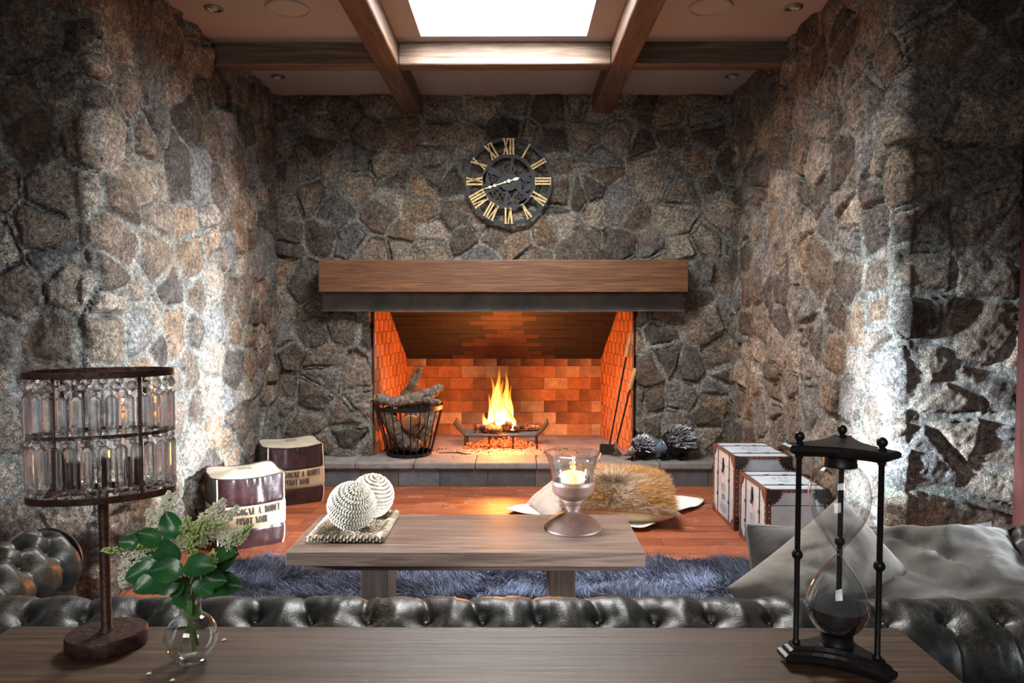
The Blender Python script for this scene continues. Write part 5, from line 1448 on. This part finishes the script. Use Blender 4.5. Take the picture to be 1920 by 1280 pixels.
# fallen petals
for k, (x, y, lb) in enumerate(((-.513, 1.222, 'tiny fallen cream petal on the console between lamp and vase'), (-.585, 1.105, 'small fallen petal on the console left of the vase foot'), (-.538, 1.085, 'fallen petal on the console edge in front of the vase'))):
    m = MB(); m.add([(-.004, -.002, 0), (.003, -.003, .001), (.005, .002, 0), (-.001, .003, .002)], [(0, 1, 2, 3)]); m.add([(0, 0, .001), (.003, .004, .002), (.001, .006, .001)], [(0, 1, 2)])
    o = m.build('fallen_petal', M_petal); o.location = (x, y, KZ + .001); tag(o, lb, 'petal', 'fallen petals on the console')

# ================================================================== HOURGLASS
M_black = plain('satin_black_metal', (.020, .018, .017), .38, .5, var=.3, scale=30, bump=.05)
hg = thing('hourglass', 'large hourglass with black sand in a three post black metal frame on the console', 'hourglass', (.531, 1.152, KZ)); hg.scale = (.97, .97, .98)
hgr = math.atan2(-.055, .11)
def tri_outline(Rv, cut, conc, n=8):
    """triangle with chopped corners and concave sides"""
    P_ = []
    for k in range(3):
        a = math.radians(90 + 120 * k) + hgr; v = Vector((math.cos(a), math.sin(a))); t_ = Vector((-v.y, v.x))
        a2 = math.radians(90 + 120 * (k + 1)) + hgr; v2 = Vector((math.cos(a2), math.sin(a2))); t2 = Vector((-v2.y, v2.x))
        p0 = v * Rv - t_ * cut; p1 = v * Rv + t_ * cut; q = v2 * Rv - t2 * cut
        P_.append(p0); P_.append(p1)
        mid = (v + v2).normalized()
        for i in range(1, n):
            f = i / n; p = p1.lerp(q, f); p = p - mid * conc * math.sin(pi * f); P_.append(p)
    return P_
def plate(name, layers, parent):
    V = []; F = []; n = None
    for (Rv, cut, conc, z) in layers:
        O = tri_outline(Rv, cut, conc); n = len(O); V += [(p.x, p.y, z) for p in O]
    for i in range(len(layers) - 1):
        for k in range(n): F.append((i * n + k, i * n + (k + 1) % n, (i + 1) * n + (k + 1) % n, (i + 1) * n + k))
    F.append(tuple(reversed(range(n)))); F.append(tuple((len(layers) - 1) * n + k for k in range(n)))
    m = MB(); m.add(V, F); return m.build(name, M_black, parent)
plate('base_plate', [(.094, .016, .020, .007), (.096, .017, .020, .012), (.096, .017, .020, .018), (.090, .014, .020, .021), (.086, .013, .019, .026), (.080, .011, .018, .028), (.078, .010, .018, .034)], hg)
plate('top_plate', [(.076, .010, .016, .352), (.084, .013, .017, .356), (.092, .015, .018, .360), (.094, .016, .018, .362), (.094, .016, .018, .368), (.090, .014, .017, .371)], hg)
for k in range(3):
    a = math.radians(90 + 120 * k) + hgr; x, y = .071 * math.cos(a), .071 * math.sin(a)
    m = MB(); m.lathe([(.006, .034), (.0075, .037), (.0046, .041), (.0046, .346), (.0070, .350), (.006, .353)], 14, (x, y, 0))
    m.ball((x, y, .185), .0092, 14); m.lathe([(.006, .178), (.006, .192)], 14, (x, y, 0)); m.build('post', M_black, hg, True)
    m = MB(); m.lathe([(.0065, .370), (.0075, .373), (.004, .377)], 14, (x, y, 0)); m.ball((x, y, .3835), .0085, 14); m.build('finial', M_black, hg, True)
    m = MB(); m.ball((x * 1.08, y * 1.08, .006), .008, 12, (1, 1, .75)); m.build('foot', M_black, hg, True)
for z0, z1, nm in ((.034, .050, 'lower_cap'), (.333, .352, 'upper_cap')):
    m = MB(); s_ = 1 if z0 < .1 else -1; zb = z0 if z0 < .1 else z1; zt = z1 if z0 < .1 else z0
    m.lathe([(.028, zb), (.0275, zb + s_ * .004), (.0262, zb + s_ * .006), (.0262, zt), (.022, zt + s_ * .002), (0, zt)] if s_ > 0 else [(.0, zt), (.024, zt - .001), (.0272, zt), (.0272, zt + .004), (.0262, zt + .006), (.0262, zb - .001), (0.0262, zb)], 32); m.build(nm, M_black, hg, True)
prof = [(.018, .048), (.026, .052), (.036, .060), (.045, .074), (.0495, .092), (.048, .110), (.041, .130), (.031, .148), (.020, .163), (.0105, .175), (.0052, .182), (.0035, .187), (.0055, .192), (.012, .200), (.024, .216), (.037, .236), (.046, .258), (.0495, .280), (.0480, .300), (.0415, .318), (.032, .329), (.022, .334)]
def smooth_prof(P_, k=4):
    Q = []
    for i in range(len(P_) - 1):
        p0, p1, p2, p3 = P_[max(0, i - 1)], P_[i], P_[i + 1], P_[min(len(P_) - 1, i + 2)]
        for j in range(k):
            t = j / k; Q.append(tuple(.5 * ((2 * p1[c]) + (p2[c] - p0[c]) * t + (2 * p0[c] - 5 * p1[c] + 4 * p2[c] - p3[c]) * t * t + (3 * p1[c] - p0[c] - 3 * p2[c] + p3[c]) * t ** 3) for c in (0, 1)))
    Q.append(P_[-1]); return Q
m = MB(); m.lathe(smooth_prof(prof), 64); m.f = m.f[:-2]; m.mi = m.mi[:-2]; m.build('glass_bulbs', thin_glass('hourglass_glass', (.94, .95, .96), 1.2), hg, True)
m = MB(); sp_ = [(r_ * .965, z) for r_, z in smooth_prof(prof) if z < .098]; sp_[0] = (0, sp_[0][1]); m.lathe(sp_ + [(.034, .102), (.020, .109), (0, .113)], 48)
m.build('black_sand', plain('black_sand', (.010, .010, .012), .85, var=.3, scale=500, bump=.3), hg, True)

# ================================================================== CHESTERFIELD SOFA
def sofa_leather():
    t = NT('worn_dark_leather'); v = t.obj(); n1 = t.noise(v, 3.5, 5, .65, .5); n2 = t.noise(v, 30, 5, .65); n3 = t.noise(v, 130, 4, .7)
    c = t.ramp(n2, [(.3, (.010, .011, .0105)), (.55, (.020, .021, .019)), (.75, (.045, .038, .029))])
    wear = t.math('MULTIPLY', t.ramp(n1, [(.50, (0, 0, 0)), (.66, (1, 1, 1))]), t.ramp(n3, [(.48, (0, 0, 0)), (.62, (1, 1, 1))]))
    c = t.mix(t.math('MULTIPLY', wear, .75), c, (.17, .105, .045))
    vo = t.n('ShaderNodeTexVoronoi', {'Vector': v, 'Scale': 300.0}).outputs['Distance']
    t.set(color=c, rough=t.ramp(n2, [(.3, (.36, .36, .36)), (.7, (.56, .56, .56))]), coat=.08, coatr=.3)
    t.bump(t.math('ADD', t.math('MULTIPLY', vo, .6), n3), .22, .0025); return t.m
M_sofa = sofa_leather()
so = thing('chesterfield_sofa', 'dark worn leather button tufted chesterfield sofa seen from behind the console', 'sofa', (.05, 1.95, 0))
sl_ = Vector((.05, 1.95, 0))
def tuft(s, t, sp, rp, row0, rows, base_pleat=True):
    """height at (s along, t around) ; buttons in staggered rows row0 + k*rp"""
    best = np.full(s.shape, 9.0); pit = np.full(s.shape, 9.0)
    for k in range(rows):
        tk = row0 + k * rp; off = .5 * (k % 2)
        u = s / sp - off; f = (u - np.round(u)) * sp
        pit = np.minimum(pit, np.hypot(f, t - tk))
        if k < rows - 1:     # diagonal creases to next row
            for sg in (-.5, .5):
                # distance to the line from (round(u), tk) to (+sg, tk+rp)
                for rnd in (np.floor(u), np.floor(u) + 1):
                    ax = (u - rnd) * sp; ay = t - tk; bx_, by_ = sg * sp, rp; q = np.clip((ax * bx_ + ay * by_) / (bx_ ** 2 + by_ ** 2), 0, 1)
                    best = np.minimum(best, np.hypot(ax - q * bx_, ay - q * by_))
    if base_pleat:
        u = s / sp; f = np.abs(u - np.round(u)) * sp; best = np.where(t < row0, np.minimum(best, f), best)
    kt = row0 + (rows - 1) * rp; off = .5 * ((rows - 1) % 2); u = s / sp - off + (t - kt) * 2.2 + .35 * np.sin((t - kt) * 22 + np.round(s / sp) * 2.1) * .3; f = np.abs(u - np.round(u)) * sp
    best = np.where(t > kt, np.minimum(best, f), best)
    return .0075 * (1 - np.exp(-best / .026)) - .012 * np.exp(-(pit / .014) ** 2) - .019 * np.exp(-(pit / .040) ** 2) - .004 * np.exp(-(best / .003) ** 2) + .006
def roll(name, p0, p1, yc, zc, R, sp, rp, row0, rows, ph0, ph1, xo, flip, wr=7):
    """tufted roll along x (p0..p1) ; around angle ph (0 = towards camera, 90 = up)"""
    n = int((p1 - p0) / .0055); m_ = 74
    s = np.linspace(p0, p1, n); ph = np.radians(np.linspace(ph0, ph1, m_)); S_, P_ = np.meshgrid(s, ph, indexing='ij'); T = R * P_
    h = tuft(S_ - xo, T, sp, rp, row0, rows) + .0035 * fbm(S_ * 22, T * 22, wr, 4) + .002 * fbm(S_ * 70, T * 18, wr + 3, 2)
    rr = R - .016 + h
    V = np.stack([S_, -rr * np.cos(P_), rr * np.sin(P_)], -1).reshape(-1, 3)
    return V, gridfaces(n, m_), rr
RS, YC, ZC = .112, 1.468, .622
xo = float(atp(572, 1152, 1.40).x); SPC = .1185
V, F, _ = roll('b', -1.42, 1.56, YC, ZC, RS, SPC, .135, RS * math.radians(68), 1, -70, 205, xo, 1)
V = V + np.array([0, YC, ZC]) - np.array(sl_)
ob = mkmesh('back_roll', V, F[:, ::-1].copy(), M_sofa, so, True)
for k in range(1):
    ph = math.radians(68) + k * .135 / RS
    i0 = math.ceil((-1.40 - xo) / SPC); x = xo + (i0 + .5 * k) * SPC
    while x < 1.55:
        rr = RS - .036; m = MB(); m.ball((0, 0, 0), .0078, 10, (1, 1, .55), M=Matrix.Rotation(pi / 2 - ph, 4, 'X')); b_ = m.build('button', M_sofa, so, True)
        b_.location = Vector((x, YC - rr * math.cos(ph), ZC + rr * math.sin(ph))) - sl_; x += SPC
# body behind the roll (facing the console), pleated below the roll
n = 540; s = np.linspace(-1.42, 1.56, n); zz = np.linspace(.08, .62, 60); S_, Z_ = np.meshgrid(s, zz, indexing='ij')
u = (S_ - xo) / SPC; f = np.abs(u - np.round(u)) * SPC; pl = .010 * (1 - np.exp(-f / .012)) * sstep(.30, .58, Z_)
V = np.stack([S_, 1.405 - pl + .015 * (Z_ > .62) + .002 * fbm(S_ * 14, Z_ * 14, 9, 3), Z_], -1).reshape(-1, 3) - np.array(sl_)
mkmesh('back_panel', V, gridfaces(n, 60), M_sofa, so, True)
m = MB(); m.box(-1.40 - .05, 1.54 - .05, 1.42 - 1.95, 1.62 - 1.95, .08, .60, bev=.01); m.box(-1.45, 1.49, 1.60 - 1.95, 2.14 - 1.95, .08, .28, bev=.02); m.build('frame', M_sofa, so)
for k in range(3):
    a = -1.20 + k * .855 - .05; m = MB(); m.box(a, a + .845, 1.62 - 1.95, 2.15 - 1.95, .28, .40, bev=.035); m.build('seat_cushion', M_sofa, so, True)
for x in (-1.36, 1.50):
    for y in (1.50, 2.18):
        m = MB(); m.lathe([(.018, 0), (.026, .02), (.03, .05), (.022, .08)], 14, (x - .05 if x > 0 else x - .05, y - 1.95, 0)); m.build('leg', M_cdark, so, True)
# arms: rolls along y with a scrolled front
def arm(xc, sg, y0, y1):
    n = int((y1 - y0) / .0055); m_ = 90
    s = np.linspace(y0, y1, n); ph = np.radians(np.linspace(-75, 215, m_)); S_, P_ = np.meshgrid(s, ph, indexing='ij'); R = .112; T = R * P_
    h = tuft(S_ - y0 - .06, T, .105, .078, R * math.radians(40), 4) * 1.15 + .0035 * fbm(S_ * 22, T * 22, 31, 4)
    endr = np.sqrt(np.clip(1 - ((S_ - (y1 - .05)) / .052).clip(0, 1) ** 2 * .75, 0, 1)); rr = (R - .016 + h) * endr
    # ph 0 faces the seat
    V = np.stack([xc - sg * rr * np.cos(P_), S_, .635 + rr * np.sin(P_)], -1).reshape(-1, 3) - np.array(sl_)
    F = gridfaces(n, m_); mkmesh('arm_roll', V, F if sg > 0 else F[:, ::-1].copy(), M_sofa, so, True)
    m = MB(); m.lathe([(.092, 0), (.090, .010), (.06, .016), (.0, .018)], 32, M=Matrix.Translation(Vector((xc, y1 - .012, .635)) - sl_) @ Matrix.Rotation(-pi / 2, 4, 'X')); m.build('arm_front', M_sofa, so, True)
    m = MB(); m.box(xc - .09 - .05, xc + .09 - .05, 1.5 - 1.95, y1 - .03 - 1.95, .08, .60, bev=.02); m.build('arm_side', M_sofa, so)
    for k in range(4):
        an = math.radians(40) + k * .078 / R
        y = y0 + .06 + (.5 * (k % 2)) * .105
        while y < y1 - .05:
            rr_ = R - .042; m = MB(); m.ball((0, 0, 0), .0078, 8, (1, 1, 1)); b_ = m.build('button', M_sofa, so, True); b_.location = Vector((xc - sg * rr_ * math.cos(an), y, .635 + rr_ * math.sin(an))) - sl_; y += .105
arm(-1.318, -1, 1.50, 1.985)
arm(1.455, 1, 1.50, 2.02)

# ---- sofa cushions
M_greyv = velvet('grey_velvet', (.105, .098, .086)); M_taupe = velvet('taupe_velvet', (.20, .18, .155)); M_grey2 = velvet('mid_grey_velvet', (.12, .118, .112)); M_mauve = velvet('mauve_velvet', (.07, .04, .05))
M_pip = plain('grey_piping', (.34, .33, .31), .8)
Rm = Matrix.Rotation
gq = 'cushions on the right of the sofa'
cushion('sofa_cushion', 'large slouching grey velvet cushion at the right end of the sofa', Matrix.Translation((1.06, 1.80, .600)) @ Rm(math.radians(-10), 4, 'Z') @ Rm(math.radians(-7), 4, 'Y') @ Rm(math.radians(20), 4, 'X'), .30, .25, .115, M_greyv, seed=21, wr=.028, group=gq, pip=M_greyv, pinch=.12)
cushion('sofa_cushion', 'pale taupe cushion tipped up beside the large grey one', Matrix.Translation((.84, 1.79, .570)) @ Rm(math.radians(6), 4, 'Z') @ Rm(math.radians(62), 4, 'X') @ Rm(math.radians(32), 4, 'Z'), .215, .215, .105, M_taupe, seed=22, pinch=.03, wr=.022, group=gq)
cushion('sofa_cushion', 'grey welted cushion standing behind the taupe one', Matrix.Translation((.92, 1.98, .505)) @ Rm(math.radians(-4), 4, 'Z') @ Rm(math.radians(74), 4, 'X'), .25, .22, .06, M_grey2, seed=23, wr=.008, pip=M_pip, group=gq, pinch=.06)
cushion('sofa_cushion', 'dark mauve cushion just showing behind the large grey one', Matrix.Translation((1.20, 2.03, .535)) @ Rm(math.radians(70), 4, 'X'), .22, .19, .06, M_mauve, seed=24, group=gq)
